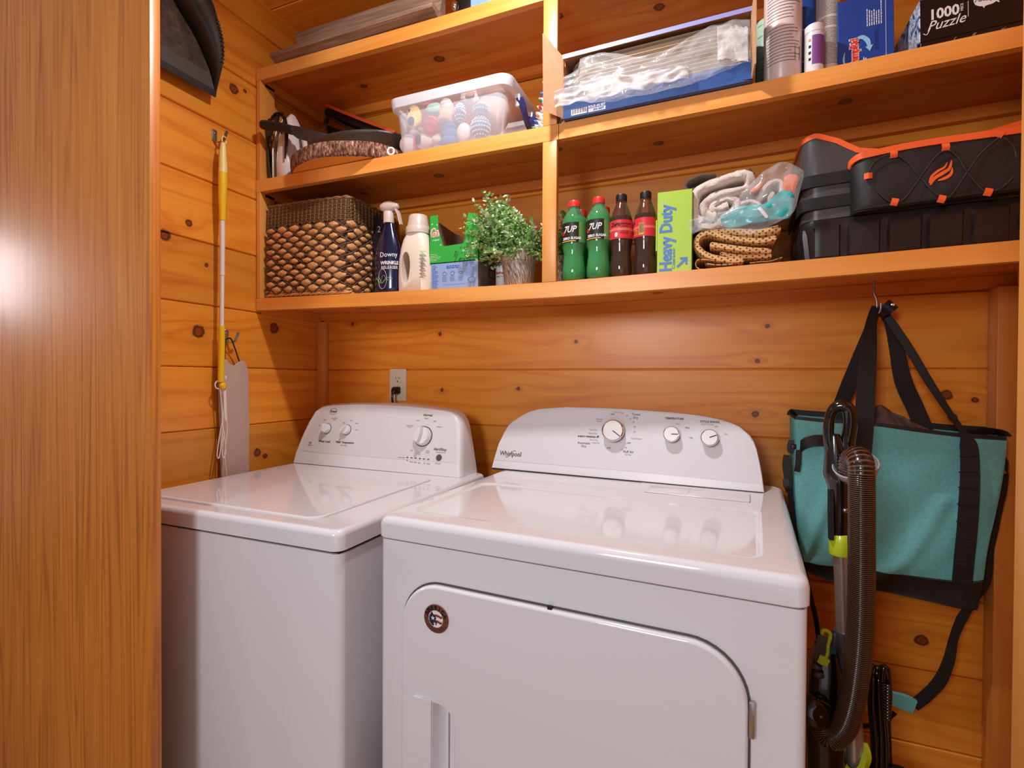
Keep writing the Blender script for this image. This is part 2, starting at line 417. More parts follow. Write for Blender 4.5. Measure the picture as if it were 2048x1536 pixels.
for (x0, x1, z0, z1, yb) in ((.003, .021, ZL(0)+.0005, ZM(0)-.040, YF+.06), (.003, .021, ZM(0)+.0005, ZU(0)-.040, YF+.06),
                         (1.009, 1.047, ZL(1.02)+.001, ZM(1.02)-.040, YF+.0195), (1.009, 1.047, ZM(1.02)+.001, ZU(1.02)-.040, YF+.0195), (1.009, 1.047, ZU(1.02)+.001, 2.418, YF+.0195),
                         (XR-.02, XR, ZL(2)+.006, ZM(2)-.044, YF+.06), (XR-.02, XR, ZM(2)+.006, ZU(2)-.044, YF+.06)):
    bm = NB(); box(bm, x0, x1, YF, yb, z0, z1, .0012); link('upright', bm, M_post, sh, 30)
# ================================================================== APPLIANCES
M_white = mat('appliance_enamel', 'E3E2E8', .07, spec=.55, coat=.5)
M_whitepl = mat('white_plastic', 'E0DFE3', .3)
M_panel = mat('console_panel_matte', 'D8D7DB', .42)
M_gray = mat('dark_grey_plastic', '55504E', .4)
M_print = mat('grey_print', '5A5654', .6)
M_prlt = mat('light_grey_print', 'A39C9B', .6)
M_black = mat('black_plastic', '16130F', .38)
M_blackm = mat('black_matte', '14110F', .75)
M_chrome = mat('chrome', 'E8E8EA', .08, metal=1)
M_steel = mat('brushed_steel', 'B9B4AE', .3, metal=1)
M_silver = mat('silver_knob_face', 'D8D6D4', .3, metal=.15)

# ---------------- washer
WX, WY, WW = .078, -.780, .690
was = thing('washing_machine', 'white top-loading washing machine with sloped dial console in the left corner', 'washing machine', (WX, WY, 0))
def wl(u, v, z=.893): p = at(u, v, 2, z); return (p.x-WX, p.y-WY)
bm = NB(); loft(bm, [[(x, y, z) for x, y in rrect(.004, WW-.004, .008, .66, .018)] for z in (.012, .845)]); link('cabinet', bm, M_white, was)
bm = NB(); box(bm, .012, WW-.012, .018, .65, .0, .013); link('plinth', bm, M_dark, was); bm = NB(); box(bm, .010, WW-.010, .014, .655, .844, .852); link('base_gap', bm, M_dark, was)
bm = NB(); T0 = rrect(0, WW, 0, .665, .022, 8)
def insr(q, x0=0, x1=WW, y0=0, y1=.665, r=.022, n=8): return rrect(x0+q, x1-q, y0+q, y1-q, max(r-q*.5, .004), n)
LX0, LX1, LY0, LY1 = .040, .598, .040, .520
lpz = [(T0, .8525), (insr(0), .880), (insr(.002), .887), (insr(.006), .8915), (insr(.012), .893)]
lps = [[(x, y, z) for x, y in a] for a, z in lpz]
for q, z in ((0, .893), (.004, .8905), (.006, .887)): lps.append([(x, y, z) for x, y in rrect(LX0+q, LX1-q, LY0+q, LY1-q, .028, 8)])
loft(bm, lps); link('top_panel', bm, M_white, was, 40)
bm = NB()
def lidpt(x, y):
    # front edge wave of the lid handle
    if y < .12 and .0 < x < .36:
        t = (x-.02)/.33
        if 0 < t < 1: y += -.0 + .012*math.sin(math.pi*t)*(1-(y-.04)/.08)
    return y
base = rrect(LX0+.007, LX1-.007, LY0+.006, LY1-.006, .030, 8)
loft(bm, [[(x, lidpt(x, y) if y < .12 else y, z) for x, y in a] for a, z in ((base, .888), (base, .8945), (rrect(LX0+.009, LX1-.009, LY0+.008, LY1-.008, .030, 8), .896), (rrect(LX0+.014, LX1-.014, LY0+.013, LY1-.013, .028, 8), .8966))])
link('lid', bm, M_white, was, 40)
# console: front face lies on a tilted plane
CY0 = .560; CS = .30
cn = Vector((0, -1, CS)).normalized(); cp0 = Vector((WX, WY+CY0, .8935))
def wc(u, v):
    p = atp(u, v, cp0, cn); return Vector((p.x-WX, p.y-WY, p.z))
opx = [(585, 925.5), (590, 906), (603, 873), (617, 844), (630, 822.5), (644, 813.5), (662, 810.5), (710, 808.5), (771, 809), (817, 812), (861, 817), (897, 822.5), (906, 827), (913, 834), (918, 845), (920, 860), (920, 900), (919, 957)]
outl = [wc(*p) for p in opx]
bm = NB()
cz = .8935
cc = Vector((sum(p.x for p in outl)/len(outl), 0, 1.0))
def push(p, q, dy):  # shrink towards centre by q, move by dy
    d = Vector((cc.x-p.x, 0, max(cc.z, p.z)-.03-p.z)); d = d.normalized()*q if d.length > 0 else d
    return Vector((p.x+d.x, p.y+dy, max(p.z+d.z, cz)))
back = [Vector((p.x + (.006 if p.x > .3 else -.006)*(1-(p.z-cz)/.25), .700-.035, cz+(p.z-cz)*1.0+.004*(p.z > cz+.05))) for p in outl]
mid = [Vector((p.x+(.005 if p.x > .3 else -.005)*(1 if p.z < cz+.19 else .3), p.y+.02, max(cz, p.z+(.005 if p.z > cz+.03 else 0)))) for p in outl]
loft(bm, [[push(p, .007, .0) for p in outl], [push(p, .002, .0015) for p in outl], [push(p, 0, .006) for p in outl], mid, back])
cons = link('console', bm, [M_whitepl], was, 50)
# inner printed panel
px2 = [(603, 901), (612, 876), (625, 850), (637, 832), (650, 821), (668, 817), (715, 815.5), (771, 816), (817, 818.5), (861, 824), (893, 829), (903, 834), (909, 842), (911.5, 855), (912, 890), (911.5, 926), (760, 915.5), (640, 905.5)]
bm = NB(); loft(bm, [[wc(*p)+cn*.0002 for p in px2], [wc(*p)+cn*.0012 for p in px2]]); pan = link('control_panel', bm, [M_panel, M_print, M_prlt, M_gray], was, 30)
bm = NB(); bm.from_mesh(pan.data)
ux = Vector((1, 0, 0)); uz = ux.cross(cn)*-1
uz = Vector((0, CS, 1)).normalized()
def wm(u, v, e=.0016): return face_M(wc(u, v)+cn*e, ux, uz)
text(bm, 'Normal', .0105, wm(856, 830.5), 1, shear=.2, bold=.0002); text(bm, 'Water Level', .0095, wm(649.5, 883), 1, shear=.2, bold=.0002); text(bm, 'Wash Temperature', .0095, wm(689.5, 885), 1, shear=.2, bold=.0002)
text(bm, 'Start/Stop', .011, wm(880.5, 899), 1, shear=.2, bold=.0002); text(bm, 'Pause/Cancel Lid', .005, wm(882, 905), 2)
text(bm, 'Rinse setting', .005, wm(688, 891), 2)
text(bm, 'Roper', .0105, wm(667.5, 823), 1, shear=.2, bold=.0003)
tube(bm, [wm(667.5, 823) @ Vector((.0155*math.cos(a*.4), .0105*math.sin(a*.4), 0)) for a in range(16)], .0005, 5, True, 1)
for s_, u, v in (('Auto Water\nLevel', 669.5, 838), ('Super', 641, 851), ('Small', 650, 839.5), ('Hot', 703, 841), ('Warm', 714, 847), ('Cold', 713, 860), ('Bulky', 689, 846), ('Heavy', 837, 841), ('Regular', 853.5, 837), ('Light', 870, 842.5), ('Delicate', 879, 854), ('Deep Water\nWash', 820, 853), ('Soak', 824, 901), ('Rinse\n& Spin', 838, 907), ('Drain\n& Spin', 855.5, 903.5), ('Cycle Status', 803.5, 915), ('Fill', 815, 921), ('Wash', 823, 923.5), ('Rinse', 831, 924.5), ('Spin', 839, 925.5), ('Lid', 849, 926.5), ('Done', 857, 927.5), ('HE', 621, 886), ('Efficiency', 621, 890), ('Lid Lock', 876, 927)):
    text(bm, s_, .0052 if s_ != 'HE' else .009, wm(u, v), 2 if s_ != 'HE' else 1)
for i in range(6): rect(bm, wm(815.5+8.3*i, 915+.75*i), -.0036, .0036, -.0016, .0016, 1, .0006)
lathe(bm, [(0, 0), (.0098, 0), (.0098, .0012), (.009, .002), (0, .002)], 24, M=wm(878.5, 915.5), mi=3)
bm.to_mesh(pan.data); bm.free()
def wknob(u, v, r, ang, h=.026, dots=()):
    M = wm(u, v)
    bm = NB()
    lathe(bm, [(0, 0), (r*1.04, 0), (r*1.04, h*.12), (r*.99, h*.3), (r*.95, h*.45), (r*.9, h*.52), (0, h*.54)], 32, M=M)
    Mr = M @ Matrix.Rotation(ang, 4, 'Z')
    lp = []
    for t in (-1, -.85, -.5, 0, .5, .85, 1):
        wd = r*.24*(1-.55*t*t)+.0012; y = t*r*.86; hh = h*(1.0 if abs(t) < .86 else .8)
        lp.append([(-wd, y, h*.4), (wd, y, h*.4), (wd*.75, y, hh), (-wd*.75, y, hh)])
    loft(bm, lp, M=Mr)
    k = link('knob', bm, M_whitepl, was, 40)
    bm = NB(); lathe(bm, [(r*1.02, 0), (r*1.14, .0), (r*1.14, .0012), (r*1.02, .0012)], 36, M=M, mi=0)
    link('dial_ring', bm, M_gray, k, 30)
wknob(654.5, 857.5, .0160, .1); wknob(694, 860, .0160, -.55); wknob(847, 873, .0285, -.15, .034)

# ---------------- dryer
DA = math.atan2(-.037, .739)
DL = Vector((.817, -.728, 0))
dry = thing('tumble_dryer', 'white front-loading tumble dryer with domed console beside the washing machine', 'dryer', tuple(DL), DA)
MD = Matrix.Translation(DL) @ Matrix.Rotation(DA, 4, 'Z'); MDi = MD.inverted()
DW, DZ = .740, .918
dxa = (MD.to_3x3() @ Vector((1, 0, 0))); dya = (MD.to_3x3() @ Vector((0, 1, 0)))
def dtop(u, v, z=DZ): return MDi @ at(u, v, 2, z)
def dfr(u, v, off=0): return MDi @ atp(u, v, MD @ Vector((0, off, 0)), dya)
bm = NB(); loft(bm, [[(x, y, z) for x, y in rrect(.003, DW-.003, .006, .655, .014)] for z in (.012, .872)]); dcab = link('cabinet', bm, M_white, dry)
bm = NB(); box(bm, .008, DW-.008, .012, .65, .870, .8765); link('seam_gap', bm, M_dark, dry); bm = NB(); box(bm, .02, DW-.02, .03, .64, 0, .013); link('plinth', bm, M_dark, dry)
a_ = dtop(814, 1022); b_ = dtop(1549, 1122); c_ = dtop(1512, 1019)
IX0, IX1, IY0, IY1 = a_.x, (b_.x+c_.x)/2, (a_.y+b_.y)/2, c_.y
bm = NB()
def dr(q, r=.02): return rrect(q, DW-q, q, .657, r, 8)
lps = [[(x, y, z) for x, y in a] for a, z in ((dr(.002), .8755), (dr(0), .878), (dr(0), .902), (dr(.002), .910), (dr(.006), .9155), (dr(.013), .918))]
for q, z in ((0, .918), (.006, .9178), (.010, .9155), (.014, .914)): lps.append([(x, y, z) for x, y in rrect(IX0+q, IX1-q, IY0+q, IY1-q, .03-q*.6, 8)])
loft(bm, lps); link('top_panel', bm, M_white, dry, 40)
# lint screen tray and door
p1 = dtop(1258, 988); p2 = dtop(1300, 972); p3 = dtop(1494, 992); p4 = dtop(1500, 1007); p5 = dtop(1290, 985)
bm = NB(); prism(bm, rrect(p1.x, p4.x+.03, p5.y-.012, .585, .008), .9138, .9186, lambda a, b, d: (a, b, d), .002); tr_ = link('lint_tray', bm, M_white, dry, 40)
bm = NB(); prism(bm, rrect(p5.x, p4.x, p5.y, p2.y, .003), .9186, .9205, lambda a, b, d: (a, b, d), .001); prism(bm, rrect(p5.x-.001, p4.x+.001, p5.y-.001, p2.y+.001, .003), .918, .9189, lambda a, b, d: (a, b, d), mi=1)
box(bm, p5.x+.035, p5.x+.095, p5.y+.018, p2.y-.004, .9203, .9215, .0006)
link('lint_lid', bm, [M_white, M_gray], tr_, 40)
# console
q0 = dtop(983, 936.5); q1 = dtop(1527, 987)
DCY = (q0.y+q1.y)/2; DS = .28
dn = (MD.to_3x3() @ Vector((0, -1, DS))).normalized(); dp0 = MD @ Vector((0, DCY, DZ+.001))
def dc(u, v): return MDi @ atp(u, v, dp0, dn)
dnl = Vector((0, -1, DS)).normalized(); dul = Vector((0, DS, 1)).normalized()
opx = [(982.5, 935.5), (988, 915), (996, 888), (1007, 865.6), (1014, 853), (1024, 843), (1043, 830.5), (1058, 823), (1076, 818), (1130, 814), (1199, 815.5), (1255, 818), (1308, 822), (1350, 825), (1390, 829.5), (1420, 834), (1445, 840), (1465, 846.5), (1480, 854), (1499, 871), (1508, 884), (1514, 899), (1520, 925), (1525, 953), (1529, 987)]
ol = [dc(*p) for p in opx]
bm = NB()
cx_ = sum(p.x for p in ol)/len(ol)
def psh(p, q, dy):
    d = Vector((cx_-p.x, 0, (DZ+.06)-p.z)); d = d.normalized()*q
    return Vector((p.x+d.x, p.y+dy, max(p.z+d.z, DZ+.002)))
loft(bm, [[psh(p, .006, .0) for p in ol], [psh(p, .0015, .0012) for p in ol], [psh(p, 0, .005) for p in ol], [Vector((p.x, .615+.02*(p.z-DZ)/.2, p.z)) for p in ol], [Vector((lerp(cx_, p.x, .97), .650, DZ+.002+(p.z-DZ-.002)*.96)) for p in ol]])
link('console', bm, M_whitepl, dry, 50)
bm = NB(); box(bm, ol[0].x+.004, ol[-1].x-.004, DCY-.004, .64, DZ-.0005, DZ+.0022); link('console_gap', bm, M_dark, dry)
px2 = [(989.5, 919.5), (999, 888), (1009.5, 867), (1017, 855), (1027, 845.5), (1044, 834.5), (1059, 827.5), (1077, 822.5), (1130, 818.3), (1199, 819.5), (1255, 822), (1308, 826), (1350, 829), (1390, 833.5), (1419, 838.5), (1443, 844.5), (1462, 851), (1477, 859), (1494, 874.5), (1502, 887), (1508, 901), (1513, 927), (1519.5, 968), (1250, 941.5)]
bm = NB(); loft(bm, [[dc(*p)+dnl*.0002 for p in px2], [dc(*p)+dnl*.0012 for p in px2]])
def dm(u, v, e=.0016): return face_M(dc(u, v)+dnl*e, (1, 0, 0), dul)
text(bm, 'Whirlpool', .0195, dm(1021.5, 908), 1, sx=.86, bold=.0003)
tube(bm, spline([dm(1021, 908, .0024) @ Vector(p) for p in ((.018, .009, 0), (.012, .011, 0), (.004, .004, 0), (-.004, -.007, 0), (-.012, -.010, 0), (-.014, -.008, 0))], 4), .0005, 5, mi=1)
text(bm, 'TEMPERATURE', .0072, dm(1348.5, 837.5), 1, bold=.0002); text(bm, 'CYCLE SIGNAL', .0072, dm(1420, 844), 1, bold=.0002)
text(bm, 'Timed\nDry', .0088, dm(1272, 832.5), 1); text(bm, 'Automatic\nDry', .0088, dm(1168, 889.5), 1); text(bm, 'ENERGY PREFERRED', .0058, dm(1174, 873.5), 1, bold=.0002); text(bm, 'Fluff Air', .0088, dm(1257, 904), 1); text(bm, 'No Heat', .005, dm(1256.5, 909.5), 2)
for s_, u, v, c in (('OFF', 1225.5, 829, 1), ('OFF', 1257.5, 886.5, 1), ('OFF', 1218, 896.5, 1), ('Touch Up', 1236, 825, 2), ('10', 1245, 827, 2), ('80', 1254, 832, 2), ('60', 1261, 838, 2), ('50', 1267, 844.5, 2), ('40', 1269, 854, 2), ('20', 1269, 864, 2), ('Less Dry', 1187, 860, 2), ('Damp Dry', 1186, 867, 2), ('More Dry', 1188, 880, 2), ('Very Dry', 1192, 886, 2), ('Wrinkle\nShield', 1199, 841, 2), ('Cool Down', 1273, 877.5, 2), ('30', 1252, 895.5, 2), ('10', 1244, 899.5, 2), ('Low', 1356, 848, 2), ('Med', 1375, 856, 1), ('High', 1382, 875.5, 2), ('End of Cycle', 1415, 849, 2), ('Off', 1432, 853.5, 2), ('On', 1452, 868.5, 2)):
    text(bm, s_, .0058 if c == 2 else .0062, dm(u, v), c)
poly(bm, dm(1195.5, 874), [(-.003, -.003), (.003, -.002), (.004, .004), (-.002, .003)], 1)
link('control_panel', bm, [M_panel, M_print, M_prlt], dry, 30)
def dknob(u, v, r, ang, h=.022):
    M = dm(u, v)
    bm = NB(); lathe(bm, [(0, 0), (r*.97, 0), (r*.97, h*.8), (0, h*.8)], 36, M=M, mi=1)
    lathe(bm, [(r*.97, h*.30), (r*1.0, h*.35), (r*1.04, h*.72), (r*1.02, h*.95), (r*.95, h*1.02), (r*.90, h*.98), (r*.90, h*.5)], 36, M=M, mi=2)
    lathe(bm, [(0, h*.97), (r*.91, h*.97), (r*.91, h*.5)], 36, M=M, mi=0)
    Mr = M @ Matrix.Rotation(ang, 4, 'Z'); box(bm, -.0011, .0011, r*.02, r*.86, h*.96, h*1.0, mi=3, M=Mr)
    link('knob', bm, [M_silver, M_gray, M_chrome, M_blackm], dry, 40)
dknob(1229, 864, .0292, math.radians(-125)); dknob(1344.5, 871, .0200, math.radians(-90)); dknob(1420, 878, .0208, math.radians(-68))
for (u, v, r) in ((1229, 864, .0345), (1344.5, 871, .0242), (1420, 878, .0252)):
    pass
# door
def fp(u, v): p = dfr(u, v); return p.x, p.z
xl = fp(806, 1400)[0]; xr = fp(1497, 1420)[0]; zt = (fp(870, 1163)[1]+fp(1380, 1283)[1])/2
fm = lambda a, b, d: (a, -d, b)
bm = NB(); prism(bm, rrect(xl-.003, xr+.003, .12, zt+.003, [.05, .085, .085, .05], 10), -.007, -.0035, fm); dgap = link('door_gap', bm, M_gray, dry, 30)
bm = NB(); prism(bm, rrect(xl, xr, .123, zt, [.05, .083, .083, .05], 12), -.006, .007, fm, .006)
do = link('door', bm, M_white, dry, 50)
# pocket handle
h0 = fp(870, 1404); h1 = fp(912, 1450)
bm = NB(); prism(bm, rrect(h0[0], h1[0], .42, h0[1]+.004, [.03, .034, .002, .002], 8), -.03, .02, fm)
cut = link('cut', bm, M_white, None, 0); cut.parent = dry; bpy.context.view_layer.update()
for tg in (do, dgap, dcab):
    c2 = cut.copy(); COL.objects.link(c2); bpy.context.view_layer.update(); apply_bool(tg, c2)
bpy.data.objects.remove(cut)
bm = NB(); loft(bm, [[fm(a, b, -d) for a, b in rrect(h0[0]-.001+k, h1[0]+.001-k, .419+k, h0[1]+.005-k, [.03, .034, .004, .004], 8)] for k, d in ((-.0008, -.0073), (.0016, -.0045), (.003, .008), (.008, .020), (.016, .023))], cap0=False)
hp = link('handle_pocket', bm, M_white, do, 50)
t0 = fp(833, 1384); t1 = fp(869, 1390)
bm = NB(); prism(bm, rrect(t0[0], t1[0], .42, t0[1], .003, 4), .0065, .0115, fm, .0022); link('pull_tab', bm, M_white, do, 40)
bm = NB(); hx = fp(1497, 1420)[0]
box(bm, hx+.0005, hx+.008, -.0055, .002, fp(1497, 1430)[1]-.03, fp(1497, 1400)[1], .001); link('hinge', bm, M_steel, dry, 30)
mp_ = fp(1100, 1217); bm = NB(); box(bm, mp_[0]-.004, mp_[0]+.004, -.0035, .002, mp_[1]-.001, mp_[1]+.005, .001); link('door_catch', bm, M_dark, dry, 0)
# round magnet on the dryer door
M_brown = mat('brown_magnet', '6E3B2C', .55, noise_amt=.15, nscale=300); M_wht = mat('white_print', 'E8E4E2', .5); M_navy = mat('navy_print', '1C1F3C', .5); M_redp = mat('brick_red_print', '8E3A34', .5)
c = MD @ (dfr(873, 1237, -.0075)); mg = thing('round_magnet', 'round brown magnet with a striped star emblem on the dryer door', 'magnet', tuple(c), DA)
Mm = face_M((0, 0, 0), (1, 0, 0), (0, 0, 1))
bm = NB(); lathe(bm, [(0, 0), (.0255, 0), (.0262, .0006), (.0262, .0016), (.0255, .0022), (0, .0022)], 48, M=Mm)
RM = Mm @ Matrix.Translation((0, 0, .0024))
poly(bm, RM, [(.0155*math.cos(k*.2618), .0155*math.sin(k*.2618)) for k in range(24)], 1, 0)
def clipc(y): return math.sqrt(max(0, .0150**2-y*y))
for y0, y1 in ((.003, .0075), (-.0075, -.003)):
    pts = [(-.004+.019*t, y1+.0015*math.sin(t*5)) for t in (0, .25, .5, .75)]+[(clipc(y1)*.98, y1)]
    pts += [(clipc(y0)*.98, y0)]+[(-.004+.019*t, y0+.0015*math.sin(t*5)) for t in (.75, .5, .25, 0)]
    poly(bm, RM, [p for p in pts if abs(p[0]) < .0148], 3, .0002)
poly(bm, RM, [(-.0145, .002), (-.011, .009), (-.0085, .0128), (-.006, .009), (-.002, .006), (.001, .002), (-.001, -.003), (.003, -.006), (.001, -.0115), (-.002, -.0095), (-.006, -.0135), (-.010, -.0105), (-.0135, -.006)], 2, .0004)
def star(x, y, r): return [(x+(r if k % 2 == 0 else r*.42)*math.sin(k*math.pi/5), y+(r if k % 2 == 0 else r*.42)*math.cos(k*math.pi/5)) for k in range(10)]
poly(bm, RM, star(-.006, .001, .0046), 1, .0006); poly(bm, RM, star(-.002, -.0085, .003), 1, .0006)
for k, ch in enumerate('AMERICA'):
    a = math.radians(158-k*22.5); Mt = RM @ Matrix.Translation((.0206*math.cos(a), .0206*math.sin(a), 0)) @ Matrix.Rotation(a-math.pi/2, 4, 'Z'); text(bm, ch, .0098, Mt, 4, bold=.0005)
for sx_ in (-.0208, .0208): poly(bm, RM, star(sx_, -.002, .0018), 4, .0003)
for rr in (.0185, .0205, .0225): tube(bm, [RM @ Vector((rr*math.cos(math.radians(d)), rr*math.sin(math.radians(d)), 0)) for d in range(215, 326, 8)], .0003, 4, mi=4)
me_ = link('magnet_disc', bm, [M_brown, M_wht, M_navy, M_redp, M_black], mg, 30)

# ---------------- wall outlet with plug
ol_ = at(797, 773, 1, 0)
M_alm = mat('almond_plate', 'D9CDB8', .35)
op = thing('power_outlet', 'almond duplex outlet plate on the back wall above the washer', 'power outlet', (.3615, 0, 1.162))
bm = NB(); prism(bm, rrect(-.0355, .0355, -.058, .058, .004), .0005, .005, lambda a, b, d: (a, -d, b), .002); 
Mo = face_M((0, -.0052, 0), (1, 0, 0), (0, 0, 1))
for zc in (.0195, -.0195):
    prism(bm, [(.0168*math.cos(k*.2618)*1.0, max(-.0135, min(.0135, .0168*math.sin(k*.2618)))+zc) for k in range(24)], 0, .0012, lambda a, b, d: Mo @ Vector((a, b, d)))
    if zc > 0:
        rect(bm, Mo, -.0075, -.0055, zc+.001, zc+.009, 1, .0015); rect(bm, Mo, .0052, .0072, zc+.002, zc+.008, 1, .0015)
        poly(bm, Mo, [(.0028*math.cos(k*.5), zc-.007+.0028*math.sin(k*.5)) for k in range(12)], 1, .0015)
lathe(bm, [(0, .0018), (.003, .0015), (.003, 0)], 12, M=Mo, mi=0)
link('outlet_plate', bm, [M_alm, M_dark], op, 40)
pt = thing('power_plug', 'black washer plug with cord pushed into the lower outlet socket', 'plug', (.3595, -.0055, 1.1425))
bm = NB(); loft(bm, [[(x*s, -d, y*s2-k) for x, y in rrect(-.0155, .0155, -.013, .013, .006, 4)] for s, s2, d, k in ((1, 1, .001, 0), (1.02, 1, .008, 0), (.8, .85, .014, .0), (.55, .6, .024, .004), (.35, .4, .028, .008))])
link('plug_body', bm, M_black, pt, 50)
bm = NB(); tube(bm, spline([(0, -.022, -.004), (0, -.030, -.022), (.001, -.026, -.06), (.002, -.024, -.16), (0, -.03, -.34)], 6), .0042, 8); link('cord', bm, M_black, pt)

for o in list(was.children)+list(dry.children)+list(do.children):
    if o.type == 'MESH' and o.data.materials and o.data.materials[0] in (M_white, M_whitepl):
        md = o.modifiers.new('wn', 'WEIGHTED_NORMAL'); md.keep_sharp = True; md.weight = 80
# ================================================================== LOWER SHELF, LEFT BAY
E_ = .0014
M_card = mat('cardboard', 'B98D68', .8, noise_amt=.08, nscale=60)
# ---- woven basket
M_ratt = mat('dark_rattan', '80603F', .5, noise_amt=.4, nscale=500, bump=.3, bscale=700)
M_net = mat('dark_net_rattan', '5A412E', .6, noise_amt=.3, nscale=400)
M_hya = mat('water_hyacinth', 'D29A62', .55, noise_amt=.4, nscale=260, bump=.8, bscale=500)
BX0, BX1, BY0, BY1 = .031, .362, -.277, -.030
bh = .300
bk = thing('storage_basket', 'square woven rattan basket filling the left end of the lower shelf', 'basket', ((BX0+BX1)/2, (BY0+BY1)/2, ZL(.1965)+.0058), 0, None, (0, .0170, 0))
hw, hd = (BX1-BX0)/2, (BY1-BY0)/2
def bper(t, z, off=0):
    """point on basket perimeter: t in metres along, starting front-left going right"""
    L = [2*hw, 2*hd, 2*hw, 2*hd]; tot = sum(L); t %= tot
    q = .004*math.sin(math.pi*min(1, z/bh))+off
    bul = 1.0
    for i, l in enumerate(L):
        if t <= l: break
        t -= l
    u = t/l
    bow = math.sin(math.pi*u)*.004
    if i == 0: return Vector((-hw+t, -hd-q-bow, z))
    if i == 1: return Vector((hw+q+bow, -hd+t, z))
    if i == 2: return Vector((hw-t, hd+q, z))
    return Vector((-hw-q*.3, hd-t, z))
per = 4*(hw+hd)
bm = NB(); loft(bm, [[(x, y, z) for x, y in rrect(-hw+k, hw-k, -hd+k, hd-k, .006, 2)] for k, z in ((.006, .002), (.006, bh-.004), (.009, bh-.004), (.009, .006))], cap0=True, cap1=True)
link('basket_wall', bm, M_ratt, bk, 0)
# fine upper weave
bm = NB(); q = random.Random(3)
zt0, zt1 = .232, bh-.004
nrow = 12; st = .0085
for r_ in range(nrow):
    z = lerp(zt0, zt1, r_/(nrow-1)); n = int(2*(hw+hd)/st)
    pts = [bper(k*st, z+q.uniform(-.0006, .0006), (.0022 if (k+r_) % 2 else -.0008)) for k in range(n+1)]
    tube(bm, pts, .0021, 4)
for k in range(int(2*(hw+hd)/.017)):
    pts = [bper(k*.017+.0085*0, lerp(zt0-.004, zt1, j/8), .0008) for j in range(9)]; tube(bm, pts, .0016, 4)
link('upper_weave', bm, M_ratt, bk, 50)
bm = NB()
rim = [bper(k*.012, bh, 0) for k in range(int(per/.012))]
for ph in (0, math.pi): tube(bm, [p+Vector((0, 0, .0025*math.sin(i*1.1+ph)))+(Vector((p.x, p.y, 0)).normalized()*.0025*math.cos(i*1.1+ph)) for i, p in enumerate(rim)], .0034, 5, True)
link('rim', bm, M_ratt, bk, 60)
# plump hyacinth puffs in a diamond net
bm = NB()
dw, dh = .0520, .0320
rows = 15; q = random.Random(5)
for r_ in range(rows):
    z = .021+r_*dh/2*1.1; n = int(2*(hw+hd)/dw)+1
    if z > zt0-.004: break
    for k in range(n):
        t = (k+.5*(r_ % 2))*dw+q.uniform(-.0015, .0015)
        if t > 2*(hw+hd)-.004 or t < .003: continue
        c_ = bper(t, z, .0035); nrm = (bper(t, z, .02)-bper(t, z, 0)).normalized(); tg = Vector((0, 0, 1)).cross(nrm)
        tt = bmesh.new(); bmesh.ops.create_icosphere(tt, subdivisions=2, radius=1)
        sz = q.uniform(.85, 1.15)
        for v in tt.verts:
            x, y, zz = v.co; nz = 1+.22*noise.noise(v.co*3.0+Vector((k, r_, 0)))
            tw = .0026*math.sin(x*7+zz*3)
            v.co = c_+tg*(x*.0215*sz*nz)+nrm*(y*.0085*nz+.0025)+Vector((0, 0, 1))*(zz*.0122*sz*nz*(1-.62*abs(x))+tw*.7)
        add(bm, tt)
link('hyacinth_puffs', bm, M_hya, bk, 70)
bm = NB()
for s_ in (1, -1):
    for k in range(-9, int(2*(hw+hd)/dw)+10):
        pts = []
        for j in range(0, 26):
            z = .006+j*.009
            if z > zt0+.006: break
            t = (k+.5)*dw+s_*(z-.021)*dw/(dh*1.1)
            if 0 < t < 2*(hw+hd): pts.append(bper(t, z, .0085+.0012*math.sin(z*260+k)))
            elif pts: break
        if len(pts) > 1: tube(bm, pts, .0026, 5)
link('diamond_lattice', bm, M_net, bk, 60)
bm = NB()
for z, rr in ((.004, .006), (.0145, .005)):
    P = [bper(k*.009, z, .004) for k in range(int(2*(hw+hd)/.009)+1)]
    for ph in (0, 2.1, 4.2): tube(bm, [p+Vector((0, -.0 , .003*math.sin(i*.9+ph)))+(Vector((p.x, p.y, 0)).normalized()*.003*math.cos(i*.9+ph)) for i, p in enumerate(P)], rr*.55, 5)
link('braided_base', bm, M_hya, bk, 60)
# things seen over the rim
M_red = mat('red_print', 'B3271F', .45)
p = at(575, 402, 1, -.15); ob = thing('red_packet', 'red packet showing above the rim inside the woven basket', 'packet', (p.x, -.15, 1.70))
bm = NB(); box(bm, -.045, .045, -.012, .012, -.12, .058, .006, M=Matrix.Rotation(-.12, 4, 'Y')); link('wrapper', bm, M_red, ob)
M_blk2 = mat('black_film', '17171B', .3)
ob = thing('black_pouch', 'crumpled black pouch standing behind the dark spray bottle beside the basket', 'pouch', (.418, -.165, ZL(.40)+.001))
def pouch(u, v):
    x = lerp(-.030, .030, u); z = .26*v
    return (x*(1-.1*v), -.02+.010*noise.noise(Vector((x*30, 3, z*14)))-.014*math.sin(math.pi*u)*(1-v*.8), z+.0005+.012*v*math.sin(u*7))
bm = NB(); grid(bm, pouch, 14, 18); grid(bm, lambda u, v: (pouch(u, v)[0], -pouch(u, v)[1]*.8+.002, pouch(u, v)[2]), 14, 18); bmesh.ops.remove_doubles(bm, verts=bm.verts, dist=.0005)
link('film', bm, M_blk2, ob, 60)
bm = NB(); text(bm, '2', .028, face_M((.012, -.042, .215), (1, 0, 0), (0, 0, 1))); link('printing', bm, M_prlt, ob, 0)

